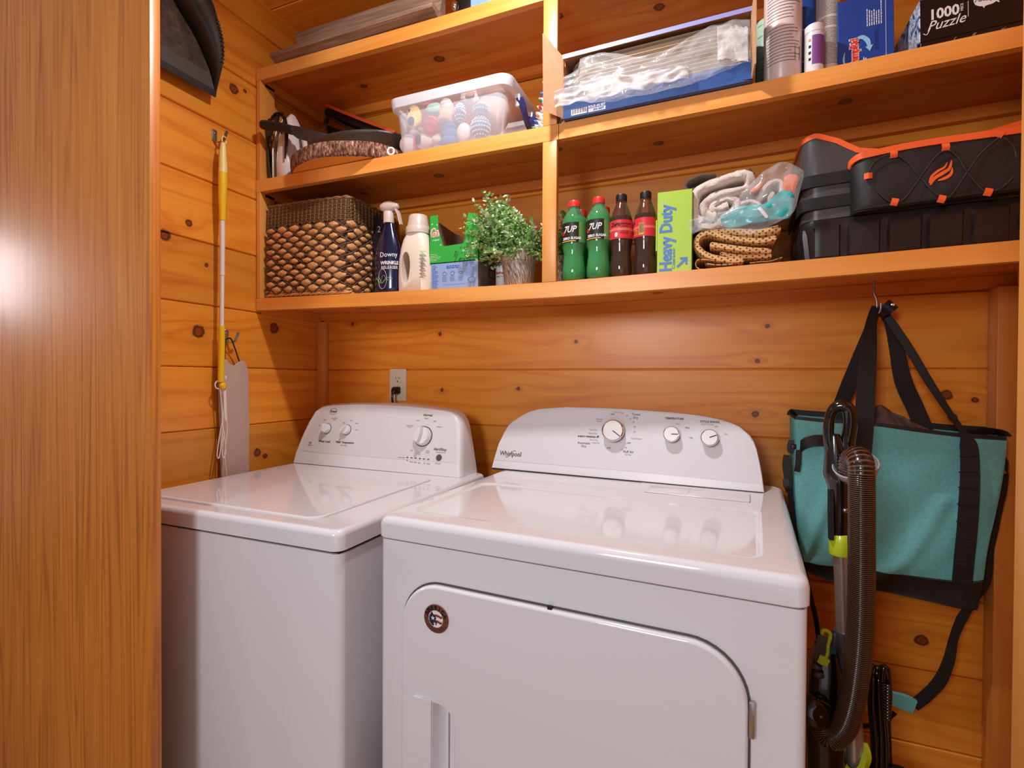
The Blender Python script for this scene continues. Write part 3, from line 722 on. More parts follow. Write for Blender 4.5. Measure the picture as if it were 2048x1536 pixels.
# ---- dark blue spray bottle
M_navyb = mat('navy_bottle', '0E1638', .18, coat=.4); M_pinkpl = mat('pale_grey_trigger', 'CDB8B0', .35); M_label_w = mat('white_lettering', 'E8E6EA', .5); M_grn = mat('green_wave_print', '7FB86A', .5)
p = at(775, 583, 1, -.235)
sb = thing('spray_bottle', 'dark navy spray bottle with a pale trigger head to the right of the basket', 'bottle', (.487, -.235, ZL(.48)+E_))
bm = NB(); prof = [(0, 0), (.040, .0), (.045, .004), (.0455, .02), (.0455, .10), (.044, .125), (.038, .155), (.028, .185), (.0205, .205), (.0165, .218), (.0150, .222), (0, .222)]
lathe(bm, prof, 36, sy=.62); link('bottle_body', bm, M_navyb, sb, 50)
bm = NB(); lathe(bm, [(0, .221), (.0165, .221), (.0165, .252), (.0145, .256), (0, .256)], 24); hd_ = link('collar', bm, M_pinkpl, sb, 40)
bm = NB()
lp = []
for x, w_, z0, z1 in ((-.030, .006, .268, .277), (-.026, .011, .262, .284), (-.012, .014, .255, .290), (.006, .014, .253, .290), (.022, .012, .258, .284), (.034, .010, .262, .279), (.038, .007, .264, .276)):
    lp.append([(x, -w_ + 0*1, lerp(z0, z1, .5)-(z1-z0)*.0), *[(x, w_*math.cos(a)*-1, lerp(z0, z1, .5)+(z1-z0)/2*math.sin(a)) for a in [math.radians(30*k) for k in range(1, 12)]]])
loft(bm, lp); link('spray_head', bm, M_pinkpl, sb, 60)
bm = NB(); strap(bm, [(.028, 0, .262), (.037, 0, .245), (.042, 0, .225), (.046, 0, .212)], [.014, .013, .012, .010], .006, (0, 1, 0)); link('trigger', bm, M_pinkpl, sb, 50)
bm = NB()
def cyM(a, z, r, sy=1): x = r*math.sin(a); y = -r*math.cos(a)*sy; t = Vector((math.cos(a), math.sin(a)*sy, 0)).normalized(); return face_M((x, y, z), t, (0, 0, 1))
def wrapped(bm, s_, size, a, z, r, sy=1, mi=0, M=None, **k):
    """text bent round a cylinder of radius r, centred at angle a (0 = facing -y)"""
    t = bmesh.new(); text(t, s_, size, Matrix.Identity(4), mi, **k)
    for v in t.verts:
        an = a+v.co.x/r; rr = r+v.co.z+.0004
        v.co = Vector((rr*math.sin(an), -rr*math.cos(an)*sy, z+v.co.y))
    add(bm, t, M)
wrapped(bm, 'Downy', .021, .42, .118, .0460, .62); wrapped(bm, 'WRINKLE', .0145, .50, .093, .0460, .62, bold=.0004); wrapped(bm, 'RELEASER', .0135, .50, .079, .0460, .62)
for ph, k in ((0, 1), (1.0, 1.3), (2.0, .7)):
    pts = []
    for i in range(22):
        a = -.75+i*.07; pts.append((.0462*math.sin(a), -.0462*.62*math.cos(a)-.0003, .045+.013*math.sin(i*.45*k+ph)*math.exp(-((i-9)/7)**2)))
    tube(bm, pts, .0006, 4, mi=1)
pts = []
for i in range(20):
    t = i/19*2*math.pi; a = -.05+.33*math.sin(t); pts.append((.0462*math.sin(a), -.0462*.62*math.cos(a)-.0003, .045+.030*math.cos(t)))
tube(bm, pts, .0005, 4, True, mi=0)
link('label_printing', bm, [M_label_w, M_grn], sb, 0)

# ---- white detergent jug with handle hole
M_jug = mat('milky_jug_plastic', 'E4D6C4', .3, sss=.15); M_capt = mat('frosted_cap', 'DBC5B8', .3, trans=.15)
jx = .592; jg = thing('detergent_jug', 'milky white laundry detergent jug with a see-through handle gap and tall cap', 'jug', (jx, -.232, ZL(jx)+E_))
bm = NB(); lp = []
for hwj, hdj, z in ((.050, .036, 0), (.057, .040, .004), (.058, .041, .05), (.056, .040, .10), (.050, .038, .135), (.043, .034, .16), (.036, .031, .172), (.033, .030, .178)):
    lp.append([(x, y, z) for x, y in rrect(-hwj, hwj, -hdj, hdj, min(hwj, hdj)*.8, 5)])
loft(bm, lp); jb = link('jug_body', bm, M_jug, jg, 60)
bm = NB(); lp = []
for s_, d in ((1, -.1), (1, .1)):
    lp.append([(-.018+.0155*s_*math.cos(a)*(1+.12*math.sin(a)), d, .072+.047*s_*math.sin(a)) for a in [math.radians(k*15) for k in range(24)]])
loft(bm, lp); cut = link('cut', bm, M_jug, None, 0); cut.parent = jg; bpy.context.view_layer.update(); apply_bool(jb, cut)
md = jb.modifiers.new('bev', 'BEVEL'); md.width = .006; md.segments = 3; md.limit_method = 'ANGLE'; md.angle_limit = math.radians(50)
bm = NB(); lathe(bm, [(0, .177), (.0375, .177), (.0375, .196), (.0350, .199), (.0330, .200), (.0275, .232), (.0262, .2335), (0, .2335)], 32); link('cap', bm, M_capt, jg, 40)
bm = NB(); Mj = face_M((.0395, -.0375, .085), (1, .55, 0), (0, 0, 1))
lines(bm, Mj, -.009, .012, .028, 18, -.0, .001, 0) if False else None
for i in range(22): rect(bm, Mj, -.010+.002*(i % 3), .010-.003*((i*7) % 4), .030-i*.0036, .0316-i*.0036, (1 if i < 3 else (2 if i > 14 and i % 2 else 0)), .004)
link('back_label', bm, [M_print, M_grn, M_red], jg, 0)
# ---- beige bottle behind the jug
M_beige = mat('beige_bottle', 'D9B88C', .35); M_green = mat('green_label', '2E8F4A', .4)
bb = thing('beige_bottle', 'beige bottle with a green label half hidden behind the white jug', 'bottle', (.520, -.068, ZL(.5)+E_))
bm = NB(); lathe(bm, [(0, 0), (.030, 0), (.034, .004), (.034, .12), (.030, .15), (.020, .185), (.014, .2), (.014, .215), (0, .215)], 28, sy=.7); link('bottle_body', bm, M_beige, bb, 50)
bm = NB(); lathe(bm, [(.0346, .022), (.0346, .085)], 28, sy=.7); link('label', bm, M_green, bb, 50)

# ---- blue and white carton with open green carton on top
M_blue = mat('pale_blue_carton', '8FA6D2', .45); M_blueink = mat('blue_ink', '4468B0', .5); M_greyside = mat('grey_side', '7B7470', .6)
cxa, cxb = .649, .803; cy0 = -.252; cd_ = .150; ch = .0815
ct = thing('blue_carton', 'pale blue printed carton under the open green carton', 'carton', (cxa, cy0, ZL(.7)+.0015), 0)
bm = NB(); box(bm, 0, cxb-cxa, 0, cd_, 0, ch, .0008, 1)
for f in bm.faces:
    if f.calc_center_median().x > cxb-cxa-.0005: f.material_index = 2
F = face_M((0, -.0003, 0), (1, 0, 0), (0, 0, 1)); Wc = cxb-cxa
lines(bm, F, .004, .026, ch-.006, 18, .0042, .0016, 1, .5); lines(bm, F, .052, .095, ch-.010, 2, .005, .0028, 1, .2); lines(bm, F, .115, .148, ch-.006, 9, .0042, .0010, 1, .5); lines(bm, F, .04, .12, .018, 1, .004, .0008, 1, .1)
for i, kx in enumerate((.046, .072, .099)):
    tube(bm, [F @ Vector((kx+(.0065+(.001*math.sin(3*a) if i else 0))*math.cos(a), .050+.0058*math.sin(a)*(1 if i < 2 else .6), .0003)) for a in [j*.52 for j in range(12)]], .0005, 4, True, mi=1)
    lines(bm, F, kx-.008, kx+.009, .040, 4, .0038, .0010, 1, .2)
tube(bm, [F @ Vector((.134+.011*math.cos(a), .028+.008*math.sin(a), .0003)) for a in [j*.52 for j in range(12)]], .0004, 4, True, mi=1)
S = face_M((Wc+.0003, 0, 0), (0, 1, 0), (0, 0, 1)); rect(bm, S, .070, .115, .046, .072, 3); rect(bm, S, .074, .111, .049, .069, 2, .0005)
lines(bm, S, .02, .13, .035, 6, .004, .0012, 1, .4)
link('carton_body', bm, [M_blue, M_blueink, M_greyside, M_dark], ct, 0)
M_gb = mat('bright_green_carton', '2FA83C', .4); M_gbi = mat('carton_inside', '8A6A52', .8); M_org = mat('orange_logo', 'E2642C', .4)
gz = .084; gt = thing('green_carton', 'open bright green carton with a cut-away front on top of the pale blue carton', 'carton', (cxa-.005, cy0-.001, ZL(.7)+.0015+ch+.0008), 0)
GW = .160; GH = .146-.006; GD = .145
def wallp(bm, P, n, th=.0012):
    """thin card wall polygon P (3d pts) outer mi 0, inner mi 1, normal n outward"""
    n = Vector(n); A = [bm.verts.new(Vector(p)) for p in P]; B = [bm.verts.new(Vector(p)-n*th) for p in P]
    f = bm.faces.new(A); f.material_index = 0; f = bm.faces.new(B[::-1]); f.material_index = 1
    for i in range(len(P)):
        j = (i+1) % len(P); f = bm.faces.new((A[i], A[j], B[j], B[i])); f.material_index = 1
bm = NB()
fr = [(0, 0, 0), (GW, 0, 0), (GW, 0, GH-.012), (.128, 0, GH-.004), (.121, 0, GH-.040), (.112, 0, .052), (.108, 0, .050), (.050, 0, .048), (.046, 0, .050), (.030, 0, .098), (.0285, 0, GH), (0, 0, GH)]
wallp(bm, fr, (0, -1, 0))
wallp(bm, [(0, GD, 0), (GW, GD, 0), (GW, GD, .085), (.14, GD, .070), (.10, GD, .066), (.06, GD, .090), (.03, GD, .115), (0, GD, GH-.01)], (0, 1, 0))
wallp(bm, [(0, 0, 0), (0, GD, 0), (0, GD, GH-.01), (0, 0, GH)], (-1, 0, 0))
wallp(bm, [(GW, 0, 0), (GW, GD, 0), (GW, GD, .085), (GW, .06, .115), (GW, 0, GH-.012)], (1, 0, 0))
wallp(bm, [(0, 0, 0), (GW, 0, 0), (GW, GD, 0), (0, GD, 0)], (0, 0, -1))
link('carton_body', bm, [M_gb, M_gbi], gt, 0)
bm = NB(); F = face_M((0, -.0004, 0), (1, 0, 0), (0, 0, 1))
text(bm, 'Ga', .034, F @ Matrix.Translation((.0170, .089, 0)) @ Matrix.Rotation(.12, 4, 'Z'), 0, bold=.0018, shear=.15, sx=.72); text(bm, 'Ga', .032, F @ Matrix.Translation((.0170, .089, .0006)) @ Matrix.Rotation(.12, 4, 'Z'), 1, shear=.15, sx=.72)
text(bm, 'original', .0075, F @ Matrix.Translation((.022, .068, 0)), 0)
lines(bm, F, .003, .040, .026, 5, .0045, .0016, 2, .5); lines(bm, F, .118, .152, .034, 4, .0045, .0016, 2, .3); lines(bm, F, .122, .155, .012, 1, .004, .003, 2, .1); lines(bm, F, .120, .157, .108, 2, .005, .0012, 2, .3); lines(bm, F, .120, .157, .083, 3, .005, .0012, 2, .3); poly(bm, F, [(.113+.004*math.cos(k*.52), .030+.004*math.sin(k*.52)) for k in range(12)], 2)
for k in ((.038, .052), (.010, .115), (.026, .112)): poly(bm, F, star(k[0], k[1], .003), 0)
link('printing', bm, [M_label_w, M_org, mat('pale_green_print', 'B9E2A8', .5)], gt, 0)

# ---- butane can behind
cn_ = thing('butane_can', 'slim white and red lighter fuel can between the cartons and the plant pot', 'can', (.846, -.175, ZL(.84)+E_))
bm = NB(); lathe(bm, [(0, 0), (.019, 0), (.0205, .002), (.0205, .10), (.0195, .104), (.014, .112), (0, .112)], 28); link('can_body', bm, M_whitepl, cn_, 40)
bm = NB(); lathe(bm, [(0, .104), (.0165, .104), (.0165, .128), (.015, .131), (0, .131)], 24); link('cap', bm, M_org, cn_, 40)
bm = NB(); wrapped(bm, 'Zippo', .020, .1, .082, .0208, bold=.0004); wrapped(bm, 'butane', .0125, .1, .055, .0208, mi=1, bold=.0003); wrapped(bm, 'fuel 75 ml', .0065, .1, .044, .0208, mi=0)
link('printing', bm, [M_print, M_red], cn_, 0)

# ---- planters with faux boxwood
q = NT('brushed_grey_pot'); tc = q.n('ShaderNodeTexCoord'); sx = q.n('ShaderNodeSeparateXYZ'); q.l(tc.outputs['Object'], sx.inputs[0])
an = q.math('ARCTAN2', sx.outputs[1], sx.outputs[0]); f_ = q.noise(q.comb(q.math('ADD', q.math('MULTIPLY', an, 14), q.math('MULTIPLY', sx.outputs[2], 90)), q.math('MULTIPLY', sx.outputs[2], 45), 0), 1.0, 4, .7)
q.l(q.ramp(f_, [(.38, '6B5A49'), (.5, '9A8B7C'), (.62, 'D9D2C9')]), q.p.inputs['Base Color']); q.p.inputs['Roughness'].default_value = .5; q.p.inputs['Metallic'].default_value = .25
M_pot = q.m
M_leaf1 = mat('pale_green_leaf', 'B9D69A', .5); M_leaf2 = mat('mid_green_leaf', '7FB056', .5); M_leaf3 = mat('cream_leaf_tip', 'E2EACC', .55); M_stem = mat('plant_stem', '6F6A38', .7); M_moss = mat('pot_filler', '3B2A1B', .9)
def planter(name, label, loc, dens, seed, dark=False, lean=(0, 0), xl=(-9, 9), big=1.0):
    t = thing(name, label, 'plant', loc)
    bm = NB(); lathe(bm, [(0, 0), (.0385, 0), (.0395, .002), (.0475, .070), (.0515, .071), (.0535, .0985), (.0515, .1), (.049, .098), (.046, .075), (0, .075)], 40); pt_ = link('pot', bm, M_pot, t, 40)
    bm = NB(); lathe(bm, [(0, .082), (.047, .082)], 24); link('filler', bm, M_moss, t, 40)
    q = random.Random(seed); bm = NB(); bs = NB()
    for i in range(dens):
        a = q.uniform(0, 2*math.pi); e = q.uniform(.10, 1.35) if i % 5 else q.uniform(.0, .3); L = big*q.uniform(.075, .145)*(1.15 if math.cos(a) < 0 else .85)
        d = Vector((math.cos(a)*math.sin(e)+lean[0], math.sin(a)*math.sin(e)*.62+lean[1], math.cos(e)))
        if e > 1.0: L *= .78
        p0 = Vector((q.uniform(-.03, .03), q.uniform(-.03, .03), .085)); pts = []
        for k in range(7):
            s_ = k/6; pts.append(p0+d*L*s_+Vector((0, 0, -.035*s_*s_*math.sin(e)))+Vector((q.uniform(-.003, .003), q.uniform(-.003, .003), 0)))
        if not xl[0] < pts[-1].x < xl[1]: continue
        tube(bs, pts, [.0009-.0001*k for k in range(7)], 3)
        for k in range(11):
            s_ = .28+.72*k/10; P = pts[0].lerp(pts[-1], s_) if s_ >= 1 else pts[int(s_*6)].lerp(pts[min(6, int(s_*6)+1)], s_*6 % 1)
            for _ in range(3):
                la = q.uniform(0, 6.28); le = q.uniform(-.3, 1.1); ld = Vector((math.cos(la)*math.cos(le), math.sin(la)*math.cos(le), math.sin(le))); sd = ld.cross(Vector((q.uniform(-1, 1), q.uniform(-1, 1), 1))).normalized()
                ll = q.uniform(.0075, .0125); lw_ = ll*.40; b0 = P; cpt = b0+ld*ll*.6; nn = ld.cross(sd)*.0008
                vv = [bm.verts.new(x) for x in (b0, cpt+sd*lw_-nn, b0+ld*ll*1.05+sd*lw_*.4, b0+ld*ll*1.15, b0+ld*ll*1.05-sd*lw_*.4, cpt-sd*lw_-nn)]
                f = bm.faces.new(vv); f.material_index = 1 if (dark or q.random() < .42) else (2 if s_ > .8 and q.random() < .55 else 0)
    link('foliage', bm, [M_leaf1, M_leaf2, M_leaf3], t, 0); link('stems', bs, M_stem, t, 0)
    return t
planter('potted_plant', 'bushy pale green faux plant in a brushed grey pot against the centre upright', (.917, -.225, ZL(.917)+E_), 420, 4, lean=(-.30, -.05), xl=(-.21, .064), big=1.12)
planter('potted_plant', 'darker green faux plant in a second grey pot tucked behind the centre upright', (1.035, -.115, ZL(1.035)+E_), 150, 9, dark=True, xl=(-.035, .09))

# ================================================================== LOWER SHELF, RIGHT BAY
def soda(name, label, loc, kind, group=None):
    t = thing(name, label, 'bottle', loc, 0, group)
    if kind == 'lime':
        gl = M_gl; lq = M_gliq; cp = M_redcap
        prof = [(0, .004), (.018, .0), (.026, .003), (.030, .010), (.0305, .03), (.0268, .058), (.0262, .072), (.0296, .088), (.0315, .097), (.0315, .152), (.0290, .163), (.0215, .178), (.0140, .189), (.0118, .193), (.0118, .199)]
        lz0, lz1 = .097, .148; top = .199
    else:
        gl = M_cgl; lq = M_cliq; cp = M_blkcap
        prof = [(0, .004), (.018, .0), (.026, .003), (.0295, .010), (.0300, .03), (.0268, .055), (.0268, .068), (.0300, .088), (.0312, .095), (.0312, .136), (.0295, .148), (.0240, .165), (.0160, .184), (.0120, .193), (.0118, .199)]
        lz0, lz1 = .094, .140; top = .199
    bm = NB(); lathe(bm, prof+[(0, .199)], 36)
    if kind == 'lime':
        for v in bm.verts:   # gentle flutes at the waist
            if .01 < v.co.z < .088:
                a = math.atan2(v.co.y, v.co.x); r_ = 1+.035*math.sin(a*6+v.co.z*60)*math.sin(math.pi*(v.co.z-.01)/.078); v.co.x *= r_; v.co.y *= r_
    link('bottle_body', bm, gl, t, 60)
    bm = NB(); fill = .166 if kind == 'lime' else .152
    lathe(bm, [(0, .007)]+[(r_*.93, z) for r_, z in prof[2:-3] if z < fill]+[(pw([(z, r_) for r_, z in prof[1:]])(fill)*.93, fill), (0, fill)], 28); link('drink', bm, lq, t, 60)
    bm = NB(); lathe(bm, [(.0128, top-.010), (.0155, top-.010), (.0155, top-.0075), (.0128, top-.0075)], 24, mi=1)
    lathe(bm, [(0, top-.006), (.0146, top-.006), (.0146, top+.008), (.0135, top+.0105), (0, top+.0105)], 24)
    for k in range(28):
        a = k*2*math.pi/28; box(bm, -.0004, .0004, -.0002, .0006, top-.005, top+.008, M=Matrix.Translation((.0146*math.cos(a), .0146*math.sin(a), 0)) @ Matrix.Rotation(a-math.pi/2, 4, 'Z'))
    link('cap', bm, [cp, gl], t, 40)
    bm = NB(); R_ = .0320 if kind == 'lime' else .0317
    loft(bm, [[(R_*math.cos(k*math.pi/24), R_*math.sin(k*math.pi/24), z) for k in range(48)] for z in (lz0, lz1)], cap0=False, cap1=False)
    if kind == 'lime':
        bm.faces.ensure_lookup_table()
        for f in bm.faces:
            a = (math.degrees(math.atan2(f.calc_center_median().y, f.calc_center_median().x))+360) % 360
            f.material_index = 0 if 195 < a < 305 else 1
        wrapped(bm, '7UP', .023, -.14, .129, R_, mi=2, shear=.3, bold=.0003, sx=.85); wrapped(bm, 'ZERO SUGAR', .0085, .05, .1065, R_, mi=2, bold=.0003)
        tt = bmesh.new(); bmesh.ops.create_circle(tt, cap_ends=True, radius=.0058, segments=16)
        for v in tt.verts: an_ = -.72+v.co.x/R_; v.co = Vector(((R_+.0006)*math.sin(an_), -(R_+.0006)*math.cos(an_), .121+v.co.y))
        add(bm, tt, mi=3)
        loft(bm, [[((R_+.0005)*math.sin(a), -(R_+.0005)*math.cos(a), z) for a in [-.9+k*.1 for k in range(14)]] for z in (.0985, .1012)], close=False, cap0=False, cap1=False, mi=4)
        link('label', bm, [M_lblk, M_lgrn, M_label_w, M_red, M_gold], t, 0)
    else:
        wrapped(bm, 'Zero', .013, -.35, .129, R_, mi=1, shear=.2, bold=.0002); wrapped(bm, 'COKE ZERO SUGAR', .0050, .35, .130, R_, mi=1)
        for z in (.1255, .1225, .110, .107): wrapped(bm, 'xxxxxxxxx xxxxx'.replace('x', '-'), .005, .4, z, R_, mi=1)
        loft(bm, [[((R_+.0004)*math.cos(k*math.pi/24), (R_+.0004)*math.sin(k*math.pi/24), z) for k in range(48)] for z in (.1135, .1200)], cap0=False, cap1=False, mi=2)
        wrapped(bm, '0', .014, -.25, .103, R_, mi=3, bold=.001)
        link('label', bm, [M_cred, M_blackm, M_cor, M_label_w], t, 0)
    return t
def glassy(name, col, rough=.04, tr=.85, ior=1.4):
    q = NT(name); p = q.p; p.inputs['Base Color'].default_value = lin(col); p.inputs['Roughness'].default_value = rough; p.inputs['Transmission Weight'].default_value = tr; p.inputs['IOR'].default_value = ior; return q.m
M_gl = glassy('green_bottle_plastic', 'B8F5CC', .03, .9, 1.45); M_gliq = mat('green_tinted_drink', '14C45E', .05, trans=.35, ior=1.33)
M_cgl = glassy('brown_bottle_plastic', 'E3B79C', .03, .95, 1.45); M_cliq = mat('dark_cola', '23100A', .08, spec=.6)
M_redcap = mat('red_cap', 'D8362C', .4); M_blkcap = mat('black_cap', '1C1513', .45); M_lblk = mat('black_label', '221F18', .4); M_lgrn = mat('green_label_print', '5E9A4E', .45); M_gold = mat('gold_print', 'C9A13A', .45); M_cred = mat('cola_red_label', 'D2303A', .4); M_cor = mat('coral_band', 'DE6E56', .45)
def zz(x): return ZL(x)+E_+.001
soda('lemon_lime_bottle', 'front green lemon-lime soda bottle nearest the centre upright', (1.0835, -.258, zz(1.08)), 'lime')
soda('lemon_lime_bottle', 'front green lemon-lime soda bottle beside the first cola bottle', (1.1480, -.258, zz(1.148)), 'lime')
soda('lemon_lime_bottle', 'green soda bottle behind the front pair, only its red cap showing above the first bottle', (1.0815, -.180, zz(1.08)), 'lime')
soda('lemon_lime_bottle', 'green soda bottle behind the front pair, its red cap beside the second bottle neck', (1.1450, -.180, zz(1.145)), 'lime')
soda('lemon_lime_bottle', 'rearmost green soda bottle, its low red cap seen between the two front bottles', (1.1120, -.105, zz(1.11)), 'lime')
soda('cola_bottle', 'red-labelled cola bottle with black cap beside the green soda bottles', (1.2050, -.255, zz(1.21)), 'cola')
c2 = soda('cola_bottle', 'red-labelled cola bottle with black cap touching the lime green bag box', (1.2640, -.250, zz(1.269)), 'cola')
for ch in c2.children:
    if ch.name.startswith('label'): ch.rotation_euler.z = -1.9
# barcode side printed on the second cola label
bm = NB(); Mb = lambda a, z: Vector((.0323*math.sin(a), -.0323*math.cos(a), z))
def patch(a0, a1, z0, z1, mi, r=0):
    n = 5; V = [[bm.verts.new(Vector(((.0323+r)*math.sin(lerp(a0, a1, i/n)), -(.0323+r)*math.cos(lerp(a0, a1, i/n)), z))) for i in range(n+1)] for z in (z0, z1)]
    for i in range(n): f = bm.faces.new((V[0][i], V[0][i+1], V[1][i+1], V[1][i])); f.material_index = mi
patch(-.45, .0, .098, .127, 0)
for k in range(9): patch(-.42+k*.044, -.42+k*.044+.018+.008*(k % 3), .103, .1255, 1, .0003)
patch(-.95, -.60, .099, .112, 0); patch(-.90, -.66, .101, .110, 2, .0003)
link('barcode', bm, [M_gold, M_print, M_cred], c2, 0)
for o in list(COL.objects):
    if o.parent is None and o.name.startswith('cola_bottle'): o.scale = (.915, .915, 1)

# ---- lime green contractor bag box
M_lime = mat('lime_green_card', 'A6CB3A', .42); M_lblue = mat('blue_lettering', '4A78C2', .45)
gx0, gx1 = 1.2950, 1.3745
lb = thing('bag_box', 'upright lime green box of contractor bags with blue lettering', 'box', (gx0, -.272, zz(1.33)), 0)
bm = NB(); Wg = gx1-gx0; Hg = .196
box(bm, 0, Wg, 0, .20, 0, Hg, .0008, 1)
link('box_body', bm, M_lime, lb, 0)
bm = NB(); box(bm, -.0035, 0, -.0005, .03, .055, .130, .0004, 1); link('side_tab', bm, M_lime, lb, 0)
bm = NB(); F = face_M((0, -.0005, 0), (0, 0, 1), (-1, 0, 0))
text(bm, 'Heavy Duty', .0400, F @ Matrix.Translation((.004, -.0215, 0)), 0, align='LEFT', bold=.0012, sx=.83); text(bm, 'Contractor', .0105, F @ Matrix.Translation((.010, -.0385, 0)), 0, align='LEFT')
lines(bm, F, .150, .185, -.010, 3, .0035, .0007, 1, .4)
def arrow(bm, M, mi):
    poly(bm, M, [(-.004, .013), (-.004, .0085), (.004, .0085), (-.012, -.0075), (-.0085, -.011), (.0085, .005), (.0085, -.004), (.013, -.004), (.013, .013)], mi)
arrow(bm, face_M((.057, -.0006, .022), (1, 0, 0), (0, 0, 1)), 0)
text(bm, 'up&up', .0085, F @ Matrix.Translation((.010, -.073, 0)), 1, align='LEFT')
link('printing', bm, [M_lblue, mat('pale_lettering', 'DCE8B4', .5)], lb, 0)

# ---- towels, liners and plastic pack
def terry(name, c): return mat(name, c, .9, noise_amt=.14, nscale=380, bump=1.0, bscale=420, sheen=.4)
M_terry = terry('terry_cloth', 'D8CAC0'); M_liner = None
def P2(u, v, y): p = at(u, v, 1, y); return (p.x, p.z)
def roll(bm, path, th, y0, y1, wav=.0015, seed=0, mi=0, ny=14, round_=True):
    """cloth cross-section path [(x,z)] thickened by th and swept along y"""
    P = spline([(a, 0, b) for a, b in path], 7); Pp, T, N = frames(P)
    q = random.Random(seed); loops = []
    n = len(Pp)
    outline_i = []
    for j in range(ny+1):
        y = lerp(y0, y1, j/ny); e = min(1, min(j, ny-j)/1.2+.55) if round_ else 1
        A = []; B = []
        for i, p in enumerate(Pp):
            nn = Vector((-T[i].z, 0, T[i].x)); w_ = wav*noise.noise(Vector((i*.35, j*.55, seed)))
            ey = .5 if i in (0, n-1) else 1
            A.append(p+nn*(th/2*e*ey+w_)+Vector((0, y+wav*noise.noise(Vector((i*.5, 9, seed))), 0))); B.append(p-nn*(th/2*e*ey-w_)+Vector((0, y+wav*noise.noise(Vector((i*.5, 9, seed))), 0)))
        loops.append(A+B[::-1])
    loft(bm, loops, mi=mi)
tw = thing('rolled_towel', 'thick pale grey towel rolled in a loose spiral on top of the stack', 'towel', (1.445, -.20, ZL(1.44)))
def rel(lst, c, y=-.26): return [(P2(u, v, y)[0]-c[0], P2(u, v, y)[1]-c[1]) for u, v in lst]
c0 = (1.445, ZL(1.44))
bm = NB()
roll(bm, rel([(1404, 441), (1390, 430), (1387, 410), (1390, 388), (1404, 372), (1440, 358), (1475, 346), (1492, 344), (1501, 352), (1499, 367), (1486, 377), (1455, 382), (1430, 389), (1412, 402), (1408, 415), (1416, 425), (1432, 428)], c0), .024, -.055, .14, .0022, 3)
roll(bm, rel([(1396, 447), (1413, 450), (1429, 449), (1444, 437), (1466, 420), (1475, 404), (1462, 393), (1446, 394), (1430, 402), (1424, 411), (1430, 417), (1444, 411), (1456, 404)], c0), .020, -.052, .13, .0030, 8)
link('towel_roll', bm, M_terry, tw, 70)
M_taupe = terry('taupe_cloth', '8A746C')
tb = thing('folded_cloth', 'taupe grey folded cloth lying behind the pale towel roll above the green box', 'cloth', (1.40, -.12, ZL(1.4)))
c1 = (1.40, ZL(1.4))
bm = NB(); roll(bm, rel([(1432, 348), (1405, 349), (1382, 358), (1371, 368), (1374, 378), (1392, 376), (1412, 368)], c1, -.17), .007, -.05, .07, .0012, 4); roll(bm, rel([(1500, 336), (1506, 345), (1500, 352), (1450, 352), (1425, 362), (1440, 372), (1500, 362)], c1, -.16), .007, -.04, .07, .0015, 6)
link('cloth_fold', bm, M_taupe, tb, 70)
# tan open-weave liner: holes as dark dots in the weave
q = NT('tan_liner_mesh'); tc = q.n('ShaderNodeTexCoord'); sx = q.n('ShaderNodeSeparateXYZ'); q.l(tc.outputs['Object'], sx.inputs[0])
ph = q.math('MULTIPLY', sx.outputs[0], 470); pv = q.math('MULTIPLY', q.math('ADD', sx.outputs[2], q.math('MULTIPLY', sx.outputs[1], .8)), 560)
hole = q.math('MULTIPLY', q.math('SINE', ph), q.math('SINE', pv)); q.l(q.ramp(hole, [(.40, 'DDAF74'), (.62, '5E3C20')]), q.p.inputs['Base Color']); q.p.inputs['Roughness'].default_value = .75; q.bump(hole, -.6, .001)
M_liner = q.m
ln = thing('shelf_liner', 'tan open-weave rubber liner folded thickly beneath the plastic pack', 'shelf liner', (1.47, -.20, ZL(1.47)+.004))
c2_ = (1.47, ZL(1.47))
bm = NB(); roll(bm, rel([(1488, 524), (1450, 522), (1416, 514), (1398, 502), (1393, 486), (1402, 473), (1420, 468), (1432, 472), (1470, 480), (1520, 484), (1553, 478)], c2_), .018, -.06, .13, .0012, 2)
roll(bm, rel([(1420, 491), (1445, 495), (1490, 501), (1543, 505)], c2_), .018, -.058, .13, .001, 12); roll(bm, rel([(1440, 508), (1480, 514), (1530, 514), (1544, 512)], c2_), .014, -.05, .13, .001, 13)
roll(bm, rel([(1425, 467), (1470, 466), (1520, 467), (1562, 458)], c2_), .022, -.055, .13, .001, 5)
link('liner_folds', bm, M_liner, ln, 70)
ln2 = thing('shelf_liner', 'thin rolled brown mesh liner at the very bottom of the stack', 'shelf liner', (1.47, -.20, ZL(1.47)+.0045))
bm = NB(); roll(bm, rel([(1480, 537), (1440, 539), (1405, 542), (1392, 536), (1393, 525), (1405, 522), (1450, 527), (1470, 530), (1440, 533), (1410, 530)], c2_), .0035, -.058, .13, .0006, 2); roll(bm, rel([(1400, 543), (1450, 540), (1500, 535), (1565, 526)], c2_), .004, -.05, .13, .0006, 9); roll(bm, rel([(1500, 527), (1540, 524), (1566, 516)], c2_), .0035, -.05, .13, .001, 9)
link('liner_roll', bm, M_liner, ln2, 70)
